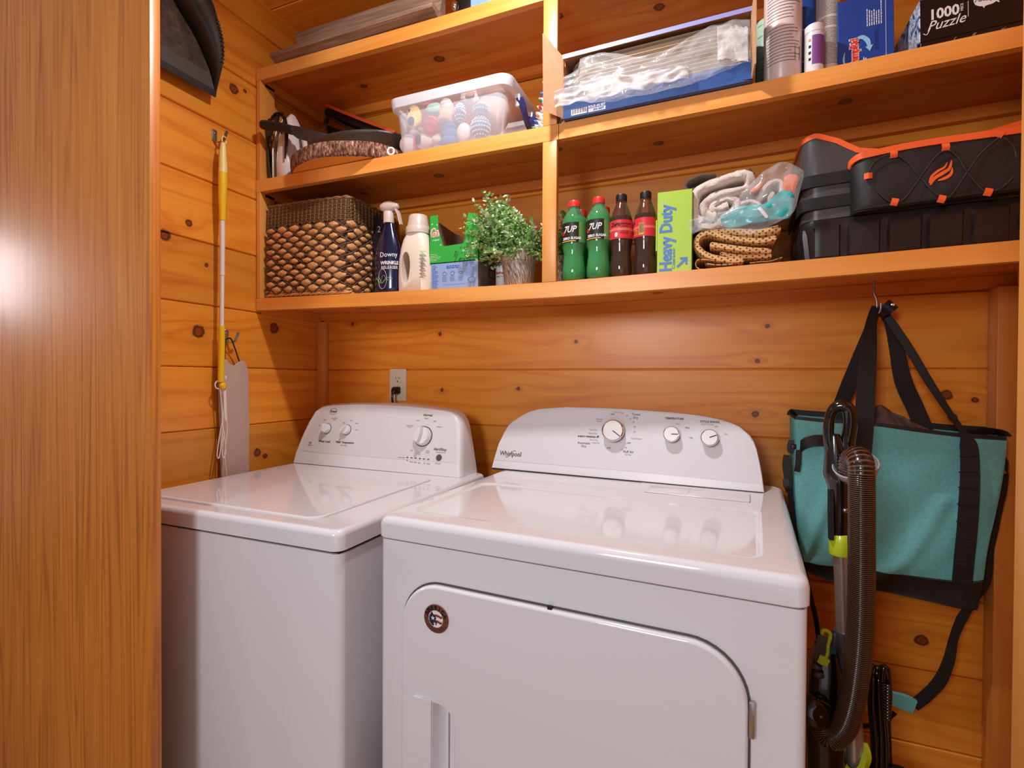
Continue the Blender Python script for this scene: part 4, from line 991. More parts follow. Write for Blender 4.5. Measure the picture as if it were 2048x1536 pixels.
# plastic pack of cloths
M_bagcl = mat('clear_film', 'E8EEF2', .12, alpha=.13); M_teal = mat('teal_print_film', '35BDC0', .2); M_orf = mat('orange_print_film', 'E8743A', .25)
pk = thing('cloth_pack', 'torn clear and teal plastic pack holding white cloths beside the towel roll', 'plastic bag', (1.53, -.20, ZL(1.53)))
c3 = (1.53, ZL(1.53))
bm = NB(); roll(bm, rel([(1520, 425), (1520, 398), (1530, 372), (1552, 357), (1566, 366), (1562, 392), (1552, 410), (1548, 425), (1540, 400), (1548, 380)], c3, -.24), .012, -.03, .09, .0015, 2)
roll(bm, rel([(1474, 425), (1478, 408), (1494, 400), (1512, 402), (1524, 412), (1530, 424), (1512, 414), (1496, 414), (1490, 424)], c3, -.25), .011, -.045, .09, .0015, 7)
link('white_cloths', bm, M_terry, pk, 70)
def film(name, pts, m_, yf, amp=.006, seed=0, bulge=.012, th=.0004, sub=9):
    """crinkled film patch spanned by pixel outline, fanned from its centre"""
    P = spline([(*P2(u, v, -.26), 0) for u, v in pts+[pts[0]]], 4)[:-1]
    cx = sum(p.x for p in P)/len(P); cz = sum(p.y for p in P)/len(P)
    loops = []
    for k in range(sub+1):
        s_ = 1-k/sub*.985
        loops.append([(lerp(cx, p.x, s_)-c3[0], yf+.20-bulge*(1-s_*s_)+amp*noise.noise(Vector((lerp(cx, p.x, s_)*45, seed, lerp(cz, p.y, s_)*45))), lerp(cz, p.y, s_)-c3[1]) for p in P])
    bm = NB(); loft(bm, loops, cap0=False); o = link(name, bm, m_, pk, 25); md = o.modifiers.new('s', 'SOLIDIFY'); md.thickness = th; return o
film('teal_film', [(1440, 442), (1466, 428), (1500, 421), (1524, 420), (1545, 405), (1562, 392), (1580, 400), (1582, 425), (1574, 446), (1545, 450), (1500, 458), (1460, 466), (1444, 458)], M_teal, -.302, .006, 1, .006)
film('orange_film', [(1564, 368), (1576, 362), (1592, 366), (1588, 385), (1582, 402), (1566, 398), (1561, 385)], M_orf, -.300, .006, 2, .004)
film('orange_film', [(1496, 393), (1520, 376), (1523, 386), (1505, 396)], M_orf, -.296, .004, 3, .003)
film('clear_film', [(1484, 396), (1505, 374), (1540, 347), (1566, 340), (1592, 352), (1602, 362), (1594, 395), (1584, 432), (1566, 448), (1530, 466), (1500, 478), (1475, 474), (1450, 470), (1405, 460), (1388, 478), (1377, 462), (1384, 450), (1420, 455), (1455, 432)], M_bagcl, -.304, .010, 4, .010)
film('white_stripe', [(1512, 431), (1519, 429), (1533, 447), (1526, 449)], M_label_w, -.312, .003, 5, .002)

# ---- black cargo organiser
M_nyl = mat('black_nylon', '1B1819', .5, bump=.5, bscale=900); M_vin = mat('grey_black_vinyl', '4A494B', .30); M_shell = mat('moulded_black_base', '242022', .36); M_orange = mat('orange_piping', 'F0652A', .5, bump=.2, bscale=600); M_web = mat('black_webbing', '0F0E0F', .75); M_bun = mat('bungee_cord', '2E2C2D', .6)
OX0, OX1 = 1.606, 2.046; OY0, OY1 = -.255, -.030; OZ = ZL(1.606)+.0012
og = thing('cargo_organizer', 'black soft-sided cargo organiser with orange piping and a ribbed hard base', 'organizer', (OX0, OY0, OZ), 0, None, (0, -.0228, 0))
OW, OD = OX1-OX0, OY1-OY0
# ribbed base
bm = NB(); lp = []
def ribs(t, k):
    return .0
pr = rrect(0, OW, 0, OD, .035, 6)
den = []
for i in range(len(pr)):
    a = Vector(pr[i]); b = Vector(pr[(i+1) % len(pr)]); n = max(1, int((b-a).length/.004))
    for k in range(n): den.append(a.lerp(b, k/n))
cxx, cyy = OW/2, OD/2
def baseloop(z, ins_, rib):
    out = []
    for p in den:
        d = Vector((p.x-cxx, p.y-cyy)); 
        n_ = Vector((0, -1)) if p.y < .002 else (Vector((1, 0)) if p.x > OW-.002 else (Vector((-1, 0)) if p.x < .002 else (Vector((0, 1)) if p.y > OD-.002 else d.normalized())))
        s_ = p.x if abs(n_.y) > .7 else p.y
        g = (s_ % .072)
        rb = -.007 if g < .016 else 0
        q_ = p+n_*(rb*rib-ins_); out.append((q_.x, q_.y, z))
    return out
for z, i_, rb in ((.002, .016, 0), (.004, .010, .3), (.012, .004, 1), (.062, -.001, 1), (.076, .0, .2), (.084, .002, 0), (.092, .004, 0), (.097, .010, 0)): lp.append(baseloop(z, i_, rb))
loft(bm, lp); link('ribbed_base', bm, M_shell, og, 30)
# soft body
def prof_top(x):
    return pw([(0, .275), (.03, .280), (.07, .262), (.11, .232), (.15, .222), (.25, .222), (.33, .226), (.40, .240), (OW, .262)])(x)
bm = NB(); lp = []
NB_ = 40
def ring(frac, ins_):
    out = []
    for x, y in rrect(.004+ins_, OW-.004-ins_, .004+ins_, OD-.004-ins_, .03, 5):
        zt_ = prof_top(x); out.append((x, y+.004*math.sin(9*x), lerp(.094, zt_, frac)))
    return out
soft = []
for x, y in rrect(.004, OW-.004, .004, OD-.004, .03, 6): soft.append((x, y))
den2 = []
for i in range(len(soft)):
    a = Vector(soft[i]); b = Vector(soft[(i+1) % len(soft)]); n = max(1, int((b-a).length/.012))
    for k in range(n): den2.append(a.lerp(b, k/n))
for fr_, i_ in ((0, 0), (.2, -.001), (.5, -.002), (.8, .0), (1, .002)): lp.append([(lerp(cxx, p.x, 1-i_*2), lerp(cyy, p.y, 1-i_*2)+.002*math.sin(p.x*40+fr_*5), lerp(.094, prof_top(p.x), fr_)) for p in den2])
rimp = [Vector(p) for p in lp[-1]]
lp.append([(lerp(cxx, p.x, .985), lerp(cyy, p.y, .97), prof_top(p.x)-.002) for p in den2]); lp.append([(lerp(cxx, p.x, .98), lerp(cyy, p.y, .965), .12) for p in den2])
loft(bm, lp, cap0=False); link('soft_wall', bm, M_vin, og, 50)
bm = NB(); 
lpz = []
Pr, Tr, Nr = frames(rimp, True)
strap(bm, rimp+[rimp[0]], .011, .004, (0, 0, 1), n=0); link('orange_rim', bm, M_orange, og, 50)
bm = NB()
for z in (.128, .178): strap(bm, [(-.002, OD*.9, z), (-.003, OD*.5, z), (-.001, .02, z-.002), (.012, .001, z), (.06, -.002, z+.001), (.13, -.003, z+.002)], .026, .002, (0, 0, 1))
link('webbing_bands', bm, M_web, og, 50)
# front pocket
PX0, PX1 = .092, OW-.001
def pk_top(x): return lerp(.206, .217, (x-PX0)/(PX1-PX0))+.004*math.sin((x-PX0)*16)
def pk_bot(x): return lerp(.094, .098, (x-PX0)/(PX1-PX0))
bm = NB(); lp = []
for i in range(31):
    x = lerp(PX0, PX1, i/30); d = .030*min(1, .25+((i/30)/.06))*min(1, .5+((1-i/30)/.05)); w_ = .002*math.sin(x*55)
    zt_, zb_ = pk_top(x), pk_bot(x)
    lp.append([(x, -.001, zb_), (x, -d*.9, zb_-.001), (x, -d-w_, zb_+.008), (x, -d-.004-w_, lerp(zb_, zt_, .35)), (x, -d-.003+w_, lerp(zb_, zt_, .7)), (x, -d+.002, zt_), (x, -d+.006, zt_), (x, -.004, zt_-.01)])
loft(bm, lp); po = link('front_pocket', bm, M_nyl, og, 45)
bm = NB(); strap(bm, [(PX0-.001, -.003, pk_top(PX0)-.012), (PX0+.001, -.012, pk_top(PX0)-.003), (PX0+.012, -.028, pk_top(PX0)+.001)]+[(lerp(PX0+.03, PX1, i/9), -.0300, pk_top(lerp(PX0+.03, PX1, i/9))) for i in range(10)], .013, .0035, (0, 0, 1)); link('pocket_piping', bm, M_orange, og, 50)
bm = NB(); strap(bm, [(PX0+.002, -.020, .098), (PX0+.02, -.033, .097), (PX0+.15, -.036, .098), (PX1, -.034, .101)], .005, .004, (0, 0, 1)); link('pocket_seam', bm, M_web, po, 50)
def Pp_(u, v): p = at(u, v, 1, OY0-.036); return Vector((p.x-OX0, 0, p.z-OZ))
loopsx = [(1740, 355), (1792, 312), (1896, 300), (2005, 275), (1791, 408), (1885, 404), (1978, 392)]
dirs = [(1, 0, 0), (0, 0, 1), (0, 0, 1), (.6, 0, 1), (.3, 0, 1), (.35, 0, 1), (.35, 0, 1)]
for i, ((u, v), d) in enumerate(zip(loopsx, dirs)):
    c_ = Pp_(u, v); bm = NB(); d = Vector(d).normalized(); s_ = Vector((0, 1, 0)).cross(d)
    strap(bm, [Vector((c_.x, -.0375, c_.z))-d*.007, Vector((c_.x, -.0405, c_.z)), Vector((c_.x, -.0375, c_.z))+d*.007], .012, .0022, s_)
    link('cord_loop', bm, M_orange, po, 40)
def cord(pts): 
    tube(bm, spline([Vector((Pp_(u, v).x, -.0385, Pp_(u, v).z)) for u, v in pts], 8), .0014, 6)
bm = NB(); cord([(1741, 361), (1755, 385), (1775, 403), (1788, 408), (1810, 402), (1838, 368), (1870, 325), (1893, 308), (1915, 316), (1942, 358), (1965, 385), (1978, 392), (2005, 384), (2030, 362)])
link('bungee_cord', bm, M_bun, po, 60)
bm = NB(); cord([(1740, 350), (1752, 328), (1775, 315), (1796, 314), (1820, 330), (1848, 365), (1878, 398), (1888, 402), (1905, 396), (1935, 355), (1965, 315), (2003, 283)]); link('bungee_cord', bm, M_bun, po, 60)
bm = NB(); cord([(2010, 283), (2030, 300), (2037, 325)]); link('bungee_cord', bm, M_bun, po, 60)
bm = NB()
for cl, wd in (([(1862, 371), (1867, 358), (1880, 347), (1893, 340), (1899, 330)], .0045), ([(1864, 375), (1872, 362), (1890, 351), (1903, 342), (1908, 326)], .0065), ([(1880, 366), (1895, 361), (1906, 353), (1909, 341)], .0055)):
    strap(bm, [Vector((Pp_(u, v).x, -.0362, Pp_(u, v).z)) for u, v in cl], [wd*.4, wd, wd*1.1, wd*.8, wd*.2], .0012, (.7, 0, -.7))
link('flame_logo', bm, M_orange, po, 40)
# ================================================================== MIDDLE SHELF, LEFT BAY
def W(u, v, y): p = at(u, v, 1, y); return p
# ---- clothes iron with wrapped cord
M_ironw = mat('glossy_white_iron', 'E6DAD6', .2, coat=.3); M_blkcord = mat('black_cord', '151214', .5)
ir = thing('clothes_iron', 'white clothes iron stood on end with black cord wrapped round it at the shelf end', 'iron', (.087, -.228, ZM(.06)+.001))
bm = NB(); lp = []
for w_, d_, z in ((.028, .045, 0), (.030, .050, .005), (.031, .052, .06), (.030, .050, .11), (.026, .045, .15), (.019, .036, .185), (.011, .024, .212), (.004, .010, .232)):
    lp.append([(x+.10*(z-.0)*.15, y, z) for x, y in rrect(-w_, w_, -d_, d_, min(w_, d_)*.85, 5)])
loft(bm, lp); link('iron_body', bm, M_ironw, ir, 60)
bm = NB(); loft(bm, [[(x, y, z) for y, x in rrect(-w_, w_, a, a+.006, .002, 2)] for w_, a, z in ((.050, -.037, .006), (.052, -.036, .10), (.044, -.031, .16), (.022, -.018, .22))]); link('soleplate', bm, M_steel, ir, 50)
bm = NB(); tube(bm, spline([(.036, .0, .03), (.055, 0, .05), (.06, 0, .11), (.045, 0, .165), (.022, 0, .185)], 5), .009, 10); link('iron_handle', bm, M_ironw, ir, 60)
bm = NB()
for k in range(7):
    o_ = -.058-.0035*k; tube(bm, spline([(.005, -.056-.001*k, .205-.004*k), (-.030-.002*k, -.056, .200), (-.048-.0015*k, -.052, .13+.005*k), (-.050-.0015*k, -.05+.004*k, .06), (-.040-.0015*k, -.05+.005*k, .008)], 6), .0026, 6)
for k in range(4): tube(bm, spline([(.000, -.058, .208), (.022+.003*k, -.057, .190), (.030+.003*k, -.056, .13), (.028, -.056, .09-.01*k)], 6), .0026, 6)
tube(bm, spline([(.02, -.060, .14), (-.005, -.060, .165), (-.028, -.058, .15), (-.034, -.058, .12)], 6), .0022, 6); tube(bm, spline([(.024, -.060, .205), (-.006, -.060, .212), (-.026, -.06, .2)], 4), .004, 6)
link('cord', bm, M_blkcord, ir, 60)

# ---- bark-edged log slice
q = NT('bark'); tc = q.n('ShaderNodeTexCoord'); n1 = q.n('ShaderNodeMapping'); q.l(tc.outputs['Object'], n1.inputs[0]); n1.inputs['Scale'].default_value = (1, 1, .35)
f1 = q.noise(n1.outputs[0], 120, 6, .8); q.l(q.ramp(f1, [(.38, '2A140C'), (.49, '74432F'), (.58, 'B98C74'), (.68, 'EAD2C0')]), q.p.inputs['Base Color']); q.p.inputs['Roughness'].default_value = .9; q.bump(f1, 1.0, .004); M_bark = q.m
M_cut = wood('cut_log_face', 'F0A850', 'E4963C', 'C8762A', 0, 1, 0, 0, (), ring=8, off=21, pin=False, stretch=6)
LCX, LCY, LRX, LRY, LH = .322, -.223, .200, .138, .046
lg = thing('log_slice', 'thick round log slice with rough bark edge lying under the skillet', 'wood slice', (LCX, LCY, ZM(.12)+.001))
def logr(a, k=0): return 1+.018*math.sin(3*a+1)+.012*math.sin(7*a)+k
bm = NB(); n = 160
lp = []
for z, s_ in ((0, .955), (.003, .992), (.012, 1.0), (.030, 1.0), (LH-.003, .99), (LH, .955)):
    lp.append([(LRX*s_*logr(a)*math.cos(a)*(1+.006*noise.noise(Vector((a*22, z*60, 1)))), LRY*s_*logr(a)*math.sin(a)*(1+.012*noise.noise(Vector((a*22, z*60, 5)))), z) for a in [k*2*math.pi/n for k in range(n)]])
loft(bm, lp, cap0=False, cap1=False); link('bark_edge', bm, M_bark, lg, 60)
bm = NB()
for z in (.0006, LH-.0006):
    loft(bm, [[(LRX*s_*logr(a)*math.cos(a), LRY*s_*logr(a)*math.sin(a), z) for a in [k*2*math.pi/n for k in range(n)]] for s_ in (.957, .3)], cap0=False, cap1=True)
link('cut_face', bm, M_cut, lg, 0)
# ---- cast iron skillet
M_iron = mat('seasoned_cast_iron', '3A302C', .42, noise_amt=.25, nscale=220, bump=.3, bscale=500); M_grip = mat('black_grip', '221C1A', .4)
zp = ZM(.12)+.001+LH+.0008
sk = thing('skillet', 'black cast iron skillet with long grip resting on the log slice', 'skillet', (.345, -.205, zp))
bm = NB(); lathe(bm, [(0, 0), (.125, 0), (.130, .003), (.152, .034), (.156, .038), (.156, .043), (.151, .044), (.146, .036), (.124, .008), (0, .007)], 64, sx=1.20, sy=.72); link('pan_body', bm, M_iron, sk, 40)
SKO = Vector((.345, -.205, zp)); hb = W(650, 281, -.285)-SKO; tip = W(520, 249, -.325)-Vector((.345, -.205, zp)); md_ = W(590, 262, -.29)-Vector((.345, -.205, zp))
bm = NB(); strap(bm, [hb+Vector((.05, .03, -.006)), hb, hb.lerp(md_, .5), md_+Vector((.002, 0, -.004))], [.050, .044, .040, .032], .026, (.35, -.94, 0)); link('handle_root', bm, M_iron, sk, 50)
bm = NB(); P = spline([md_, md_.lerp(tip, .35)+Vector((0, 0, .003)), md_.lerp(tip, .7)+Vector((0, 0, .003)), tip], 6)
Pp, T, N = frames(P); lp = []
for i, p in enumerate(Pp):
    t = i/(len(Pp)-1); sc_ = math.sin(min(1, (1-t)*7+.25)*math.pi/2)*math.sin(min(1, t*6+.5)*math.pi/2)
    s1 = (Vector((.35, -.94, 0)) - T[i]*Vector((.35, -.94, 0)).dot(T[i])).normalized(); s2 = T[i].cross(s1)
    lp.append([p+s1*(.0135*sc_*math.cos(a))+s2*(.0145*sc_*math.sin(a)) for a in [k*math.pi/6 for k in range(12)]])
loft(bm, lp); link('grip', bm, M_grip, sk, 60)
# ---- folded electric grill behind
gy = -.068
g0 = W(655, 222, gy); g1 = W(795, 274, gy); gd = (g1-g0)
gr = thing('contact_grill', 'black folded contact grill with an orange stripe standing behind the skillet', 'grill', (g0.x, gy, ZM(.2)+.001))
gz = g0.z-(ZM(.2)+.001); L_ = g1.x-g0.x; sl = gd.z/gd.x
bm = NB(); tube(bm, [(0, 0, gz-.010), (.004, 0, gz-.008), (L_*.5, 0, gz-.008+sl*L_*.5), (L_+.02, 0, gz-.008+sl*(L_+.02))], [.010, .018, .018, .018], 16); link('upper_housing', bm, M_black, gr, 50)
bm = NB(); strap(bm, [(.008, -.012, gz+.012), (L_*.5, -.012, gz+.011+sl*L_*.5), (L_, -.012, gz+.010+sl*L_)], .012, .010, (0, 1, 0)); link('orange_stripe', bm, M_orange, gr, 40)
bm = NB(); loft(bm, [[(x, y, z) for x, z in ((.01, 0), (L_, 0), (L_+.02, gz+sl*L_-.045), (.010, gz-.060))] for y in (-.012, .012)]); link('lower_housing', bm, M_blackm, gr, 0)
bm = NB(); strap(bm, [(-.002, -.010, gz-.058), (.03, -.016, gz-.040), (L_*.5, -.018, gz-.044+sl*L_*.5), (L_+.02, -.018, gz-.046+sl*L_)], .010, .012, (0, 0, 1)); link('plate_rim', bm, mat('dark_metal_rim', '4E4845', .3, metal=.6), gr, 40)
bm = NB(); strap(bm, [(-.004, -.008, gz-.004), (-.001, -.010, gz-.05), (.003, -.012, gz-.075)], .012, .010, (1, 0, 0)); link('hinge_arm', bm, mat('grey_metal_arm', '8A827C', .35, metal=.5), gr, 40)
# ---- small white cup lying beside bin
cu_ = thing('small_white_ring', 'small white hollow ring lying between the log slice and the clear bin', 'ring', (.535, -.292, ZM(.53)+.0145), 0, None, (math.radians(90), 0, .25))
bm = NB(); tube(bm, [(-.0+.010*math.cos(a), .010*math.sin(a), 0) for a in [k*math.pi/14 for k in range(28)]], .0032, 10, True); link('ring_body', bm, M_whitepl, cu_, 60)

# ---- clear bin of soft toys
q = NT('frosted_bin'); p = q.p; p.inputs['Base Color'].default_value = lin('DDE2F0'); p.inputs['Roughness'].default_value = .28; p.inputs['Alpha'].default_value = .42; M_fro = q.m
q = NT('frosted_rim'); p = q.p; p.inputs['Base Color'].default_value = lin('E4E6EC'); p.inputs['Roughness'].default_value = .25; p.inputs['Alpha'].default_value = .72; M_frim = q.m
M_navyh = mat('navy_handle', '2B2B5E', .3)
BNX, BNY, BNZ = .556, -.272, ZM(.55)+.0015
BW, BD, BH = .330, .205, .160
bn = thing('clear_storage_bin', 'frosted clear storage bin of soft toys with a navy end handle', 'storage bin', (BNX, BNY, BNZ), 0, None, (0, .0, 0))
bm = NB(); lp = []
for z, o_, r_ in ((0, .004, .02), (.003, 0, .022), (.10, -.010, .026), (BH-.030, -.014, .028), (BH-.026, -.026, .032), (BH-.006, -.030, .034), (BH, -.030, .034), (BH, -.022, .03), (BH-.02, -.011, .028), (.10, -.006, .024), (.006, .004, .02)):
    lp.append([(x, y, z) for x, y in rrect(o_, BW-o_, o_, BD-o_, r_, 6)])
loft(bm, lp[:4]+lp[-3:][0:0], cap1=False); link('bin_wall', bm, M_fro, bn, 50)
bm = NB(); loft(bm, lp[3:8]+[lp[8]], cap0=False, cap1=False); link('bin_rim', bm, M_frim, bn, 50)
bm = NB()
for yy in (.045, .15):
    bm = NB(); box(bm, BW+.016, BW+.030, yy, yy+.014, BH-.055, BH-.020, .003); link('handle_socket', bm, M_frim, bn, 40)
bm = NB(); strap(bm, [(BW+.026, .052, BH-.030), (BW+.036, .058, BH-.055), (BW+.040, .075, BH-.085), (BW+.041, .1025, BH-.096), (BW+.040, .130, BH-.085), (BW+.036, .148, BH-.055), (BW+.026, .156, BH-.030)], .022, .008, (0, .3, .95)); link('bin_handle', bm, M_navyh, bn, 50)
def plush(name, c): return mat(name, c, .9, noise_amt=.10, nscale=300, bump=.6, bscale=500, sheen=.3)
M_pw = plush('white_plush', 'F0E4E0'); M_py = plush('yellow_plush', 'E8C568'); M_pr = plush('coral_plush', 'E8485A'); M_pb = plush('blue_plush', '6F93B8'); M_pbr = plush('brown_plush', 'B88468'); M_po = plush('apricot_plush', 'E8B08C'); M_nose = mat('dark_plush_nose', '2B2B33', .6); M_gn = plush('mint_plush', 'A8D8C0')
def BP(u, v, y): p = at(u, v, 1, BNY+y); return (p.x, BNY+y, p.z)
def toy(name, label, u, v, y, parts, cat='soft toy', group='soft toys in the clear bin'):
    p = BP(u, v, y); t = thing(name, label, cat, p, 0, group)
    for nm, m_, balls in parts:
        bm = NB()
        for (x, yy, z, rx, ry, rz) in balls:
            ball(bm, (x*1.12, yy, z*1.12), rx*1.14, ry, rz*1.14, 20, 12)
        link(nm, bm, m_, t, 70)
    return t
toy('toy_dog', 'yellow dog head soft toy with black nose at the left of the bin', 828, 236, .058, [('head', M_py, [(0, 0, 0, .022, .02, .033)]), ('snout', M_py, [(.004, -.012, -.018, .016, .014, .018)]), ('nose', M_nose, [(.006, -.027, -.020, .0105, .004, .011)]), ('eye', M_nose, [(-.004, -.020, .014, .0035, .003, .0045)]), ('eye', M_nose, [(-.012, -.0165, .006, .003, .003, .004)])])
toy('red_ball', 'coral red soft ball in the middle left of the bin', 862, 252, .038, [('ball_body', M_pr, [(0, 0, 0, .022, .02, .025)])])
toy('toy_dog', 'white dog soft toy with red collar and black ear lying along the bin floor', 837, 285, .052, [('body', M_pw, [(-.030, 0, 0, .028, .022, .026)]), ('head', M_pw, [(.022, 0, 0, .030, .020, .022)]), ('muzzle', M_pw, [(.058, 0, -.001, .018, .014, .014)]), ('ear', M_nose, [(.010, -.018, -.001, .009, .004, .014)]), ('collar', M_pr, [(-.003, 0, 0, .004, .0215, .024)]), ('paw', M_pw, [(-.012, -.006, .026, .012, .012, .008)])])
toy('striped_toy', 'cream soft toy with orange stripes standing in the middle of the bin', 893, 222, .055, [('body', M_po, [(0, 0, 0, .022, .018, .028)]), ('face', M_pbr, [(-.001, -.006, -.026, .020, .018, .018)]), ('hair_stripe', M_pw, [(.003, -.0085, .012, .017, .014, .016)])])
toy('blue_toy', 'slate blue soft toy slumped in the bottom middle of the bin', 902, 262, .050, [('body', M_pb, [(0, 0, -.004, .030, .02, .03)]), ('belly', M_pb, [(-.004, -.002, -.03, .026, .02, .02)])])
toy('brown_toy', 'soft brown plush toy pressed against the right end of the bin', 985, 225, .085, [('body', M_pbr, [(0, 0, -.005, .045, .05, .05)]), ('head', M_pbr, [(.010, -.02, .038, .03, .03, .02)])])
toy('beige_toy', 'beige plush toy with tan snout at the top right of the bin', 943, 196, .075, [('head', M_pw, [(0, 0, .002, .030, .026, .026)]), ('snout', M_po, [(.006, -.024, -.003, .013, .008, .009)]), ('ear', M_pbr, [(.030, -.010, .012, .013, .010, .020)])])
toy('mint_toy', 'mint green soft toy scrap behind the coral ball', 868, 218, .09, [('body', M_gn, [(0, 0, 0, .025, .015, .016)]), ('tag', M_pr, [(-.02, -.006, .014, .016, .006, .005)])])
toy('white_egg_toy', 'smooth white rounded toy at the bottom of the bin beside the knitted ball', 928, 267, .024, [('shell', mat('smooth_white_toy', 'E9DEDC', .6), [(0, 0, 0, .020, .018, .026)])])
def knit(name, label, u, v, y, rx, rz, band=M_pb):
    p = BP(u, v, y); t = thing(name, label, 'soft toy', p, 0, 'soft toys in the clear bin')
    bm = NB(); ball(bm, (0, 0, 0), rx*.95, rx*.9, rz*.95, 20, 14); link('core', bm, band, t, 60)
    bm = NB(); nr = int(2*rz/.0068)
    for i in range(nr):
        ph = -math.pi/2+math.pi*(i+.7)/(nr+.4); rr = math.cos(ph)*rx; n = max(4, int(2*math.pi*rr/.0078))
        for k in range(n):
            a = 2*math.pi*(k+.5*(i % 2))/n; ball(bm, (rr*math.cos(a), rr*.95*math.sin(a), rz*math.sin(ph)), .0030, .0030, .0024, 7, 5)
    link('knit_loops', bm, M_pw, t, 70); return t
knit('knitted_ball', 'large knitted white and blue ball at the bottom right of the bin', 961, 256, .030, .028, .030)
knit('knitted_cuff', 'small knitted blue and white piece above the large knitted ball', 962, 219, .036, .024, .015)
knit('knitted_strip', 'knitted white and blue sleeve leaning in the middle of the bin', 920, 226, .034, .0155, .027)

# ---- ceramic christmas tree
tr = thing('ceramic_tree', 'small white ceramic christmas tree with coloured bulbs behind the centre upright', 'ornament', (.990, -.190, ZM(.99)+.001))
M_cer = mat('white_ceramic', 'EDEBE8', .15, coat=.4)
bm = NB(); lathe(bm, [(0, 0), (.03, 0), (.032, .012), (0, .012)], 24)
bt = NB(); q = random.Random(2)
for i in range(8):
    z = .012+i*.0215; r_ = 0.0525*(1-i/8.6); n = max(4, int(14*(1-i/9)))
    lathe(bm, [(0, z-.002), (r_*.72, z), (r_*.4, z+.024), (0, z+.026)], 20)
    for k in range(n):
        a = 2*math.pi*(k+.5*(i % 2))/n; M = Matrix.Translation((r_*.72*math.cos(a), r_*.72*math.sin(a), z+.004)) @ Matrix.Rotation(a, 4, 'Z') @ Matrix.Rotation(math.radians(70), 4, 'Y')
        lathe(bm, [(.0065, -.008), (.006, .004), (.0015, .014), (0, .015)], 7, M=M)
link('tree_body', bm, M_cer, tr, 50)
cols = [mat('bulb_'+n_, c_, .15, trans=.3) for n_, c_ in (('red', 'D23A3A'), ('green', '2F9A6A'), ('blue', '3A6FC8'), ('amber', 'E39A3A'), ('pink', 'D86A86'))]
for i in range(8):
    z = .022+i*.0215; r_ = 0.0525*(1-i/8.6); n = max(3, int(9*(1-i/9)))
    for k in range(n):
        a = 2*math.pi*(k+.25*(i % 3))/n
        if math.cos(a-math.radians(250)) < -.2: continue
        bm = NB(); lathe(bm, [(0, -.005), (.0042, 0), (.0036, .006), (0, .012)], 8, M=Matrix.Translation((r_*.88*math.cos(a), r_*.88*math.sin(a), z+.006)) @ Matrix.Rotation(a, 4, 'Z') @ Matrix.Rotation(math.radians(50), 4, 'Y'))
        link('bulb', bm, cols[(i*2+k) % 5], tr, 60)

# ================================================================== MIDDLE SHELF, RIGHT BAY
M_boxblue = mat('blue_carton_print', '2F5596', .4); M_boxtop = mat('lilac_blue_edge', '8A90C8', .45); M_tray = mat('beige_tray_plastic', 'B9A58F', .35)
fx0 = 1.068; cb = thing('tray_carton', 'long blue carton with its front torn open showing wrapped trays', 'carton', (fx0, -.312, ZM(fx0)+.0015), 0, None, (0, -.0142, 0))
CW, CD, CH = .432, .265, .158
bm = NB()
def w2(P, n, mo=0, mi_=1, th=.003):
    n = Vector(n); A = [bm.verts.new(Vector(p)) for p in P]; B = [bm.verts.new(Vector(p)-n*th) for p in P]
    bm.faces.new(A).material_index = mo; bm.faces.new(B[::-1]).material_index = mi_
    for i in range(len(P)): j = (i+1) % len(P); bm.faces.new((A[i], A[j], B[j], B[i])).material_index = 1
w2([(0, 0, 0), (CW, 0, 0), (CW, CD, 0), (0, CD, 0)], (0, 0, -1))
w2([(0, CD, 0), (CW, CD, 0), (CW, CD, CH), (0, CD, CH)], (0, 1, 0)); w2([(0, 0, 0), (0, CD, 0), (0, CD, CH), (0, .02, CH)], (-1, 0, 0)); w2([(CW, 0, 0), (CW, CD, 0), (CW, CD, CH), (CW, .02, CH)], (1, 0, 0))
w2([(0, -.004, CH), (CW, -.004, CH), (CW, CD, CH), (0, CD, CH)], (0, 0, 1), 2)
link('carton_shell', bm, [M_boxblue, M_card, M_boxtop], cb, 0)
bm = NB(); w2([(0, 0, .0), (CW, 0, .0), (CW, 0, .044), (CW*.5, 0, .0395), (.12, 0, .038), (0, -.001, .040)], (0, -1, 0)); F = face_M((0, -.0004, 0), (1, 0, 0), (0, 0, 1))
rect(bm, F, .021, .061, .004, .0185, 3); 
for k in range(16): rect(bm, F, .024+k*.0022, .024+k*.0022+.0007+.0007*(k % 3 == 0), .007, .0185, 4, .0005)
rect(bm, F, .064, .107, .0035, .0125, 3); text(bm, 'SOLD AS SET', .0074, F @ Matrix.Translation((.0855, .0165, 0)), 3, bold=.0003); text(bm, 'DO NOT', .0064, F @ Matrix.Translation((.090, .008, .0004)), 0, bold=.0003)
link('front_panel', bm, [M_boxblue, M_card, M_boxtop, M_label_w, M_dark], cb, 0)
bm = NB(); w2([(0, 0, .002), (0, 0, .156), (-.043, -.030, .208), (-.043, -.030, .016)], (-.57, -.82, 0), 0, 1); link('side_flap', bm, [M_card, M_card], cb, 0)
bm = NB(); w2([(CW, 0, .002), (CW, 0, .150), (CW+.006, -.040, .175), (CW+.004, -.040, .012)], (1, -.1, 0), 1, 1); link('side_flap', bm, [M_card, M_card], cb, 0)
bm = NB(); w2([(0, -.005, CH+.0005), (CW, -.005, CH+.0005), (CW-.002, -.006, CH-.010), (.002, -.006, CH-.011)], (0, -1, 0), 2, 1, .0015); link('top_flap', bm, [M_boxtop, M_card, M_boxtop], cb, 0)
base = Matrix.Translation((fx0, -.312, ZM(fx0)+.0015)) @ Matrix.Rotation(-.0142, 4, 'Y')
t0_ = None
ORD = ['lowest', 'second', 'third', 'fourth', 'fifth', 'sixth', 'seventh', 'eighth', 'ninth', 'tenth', 'eleventh', 'twelfth', 'thirteenth', 'fourteenth', 'fifteenth']
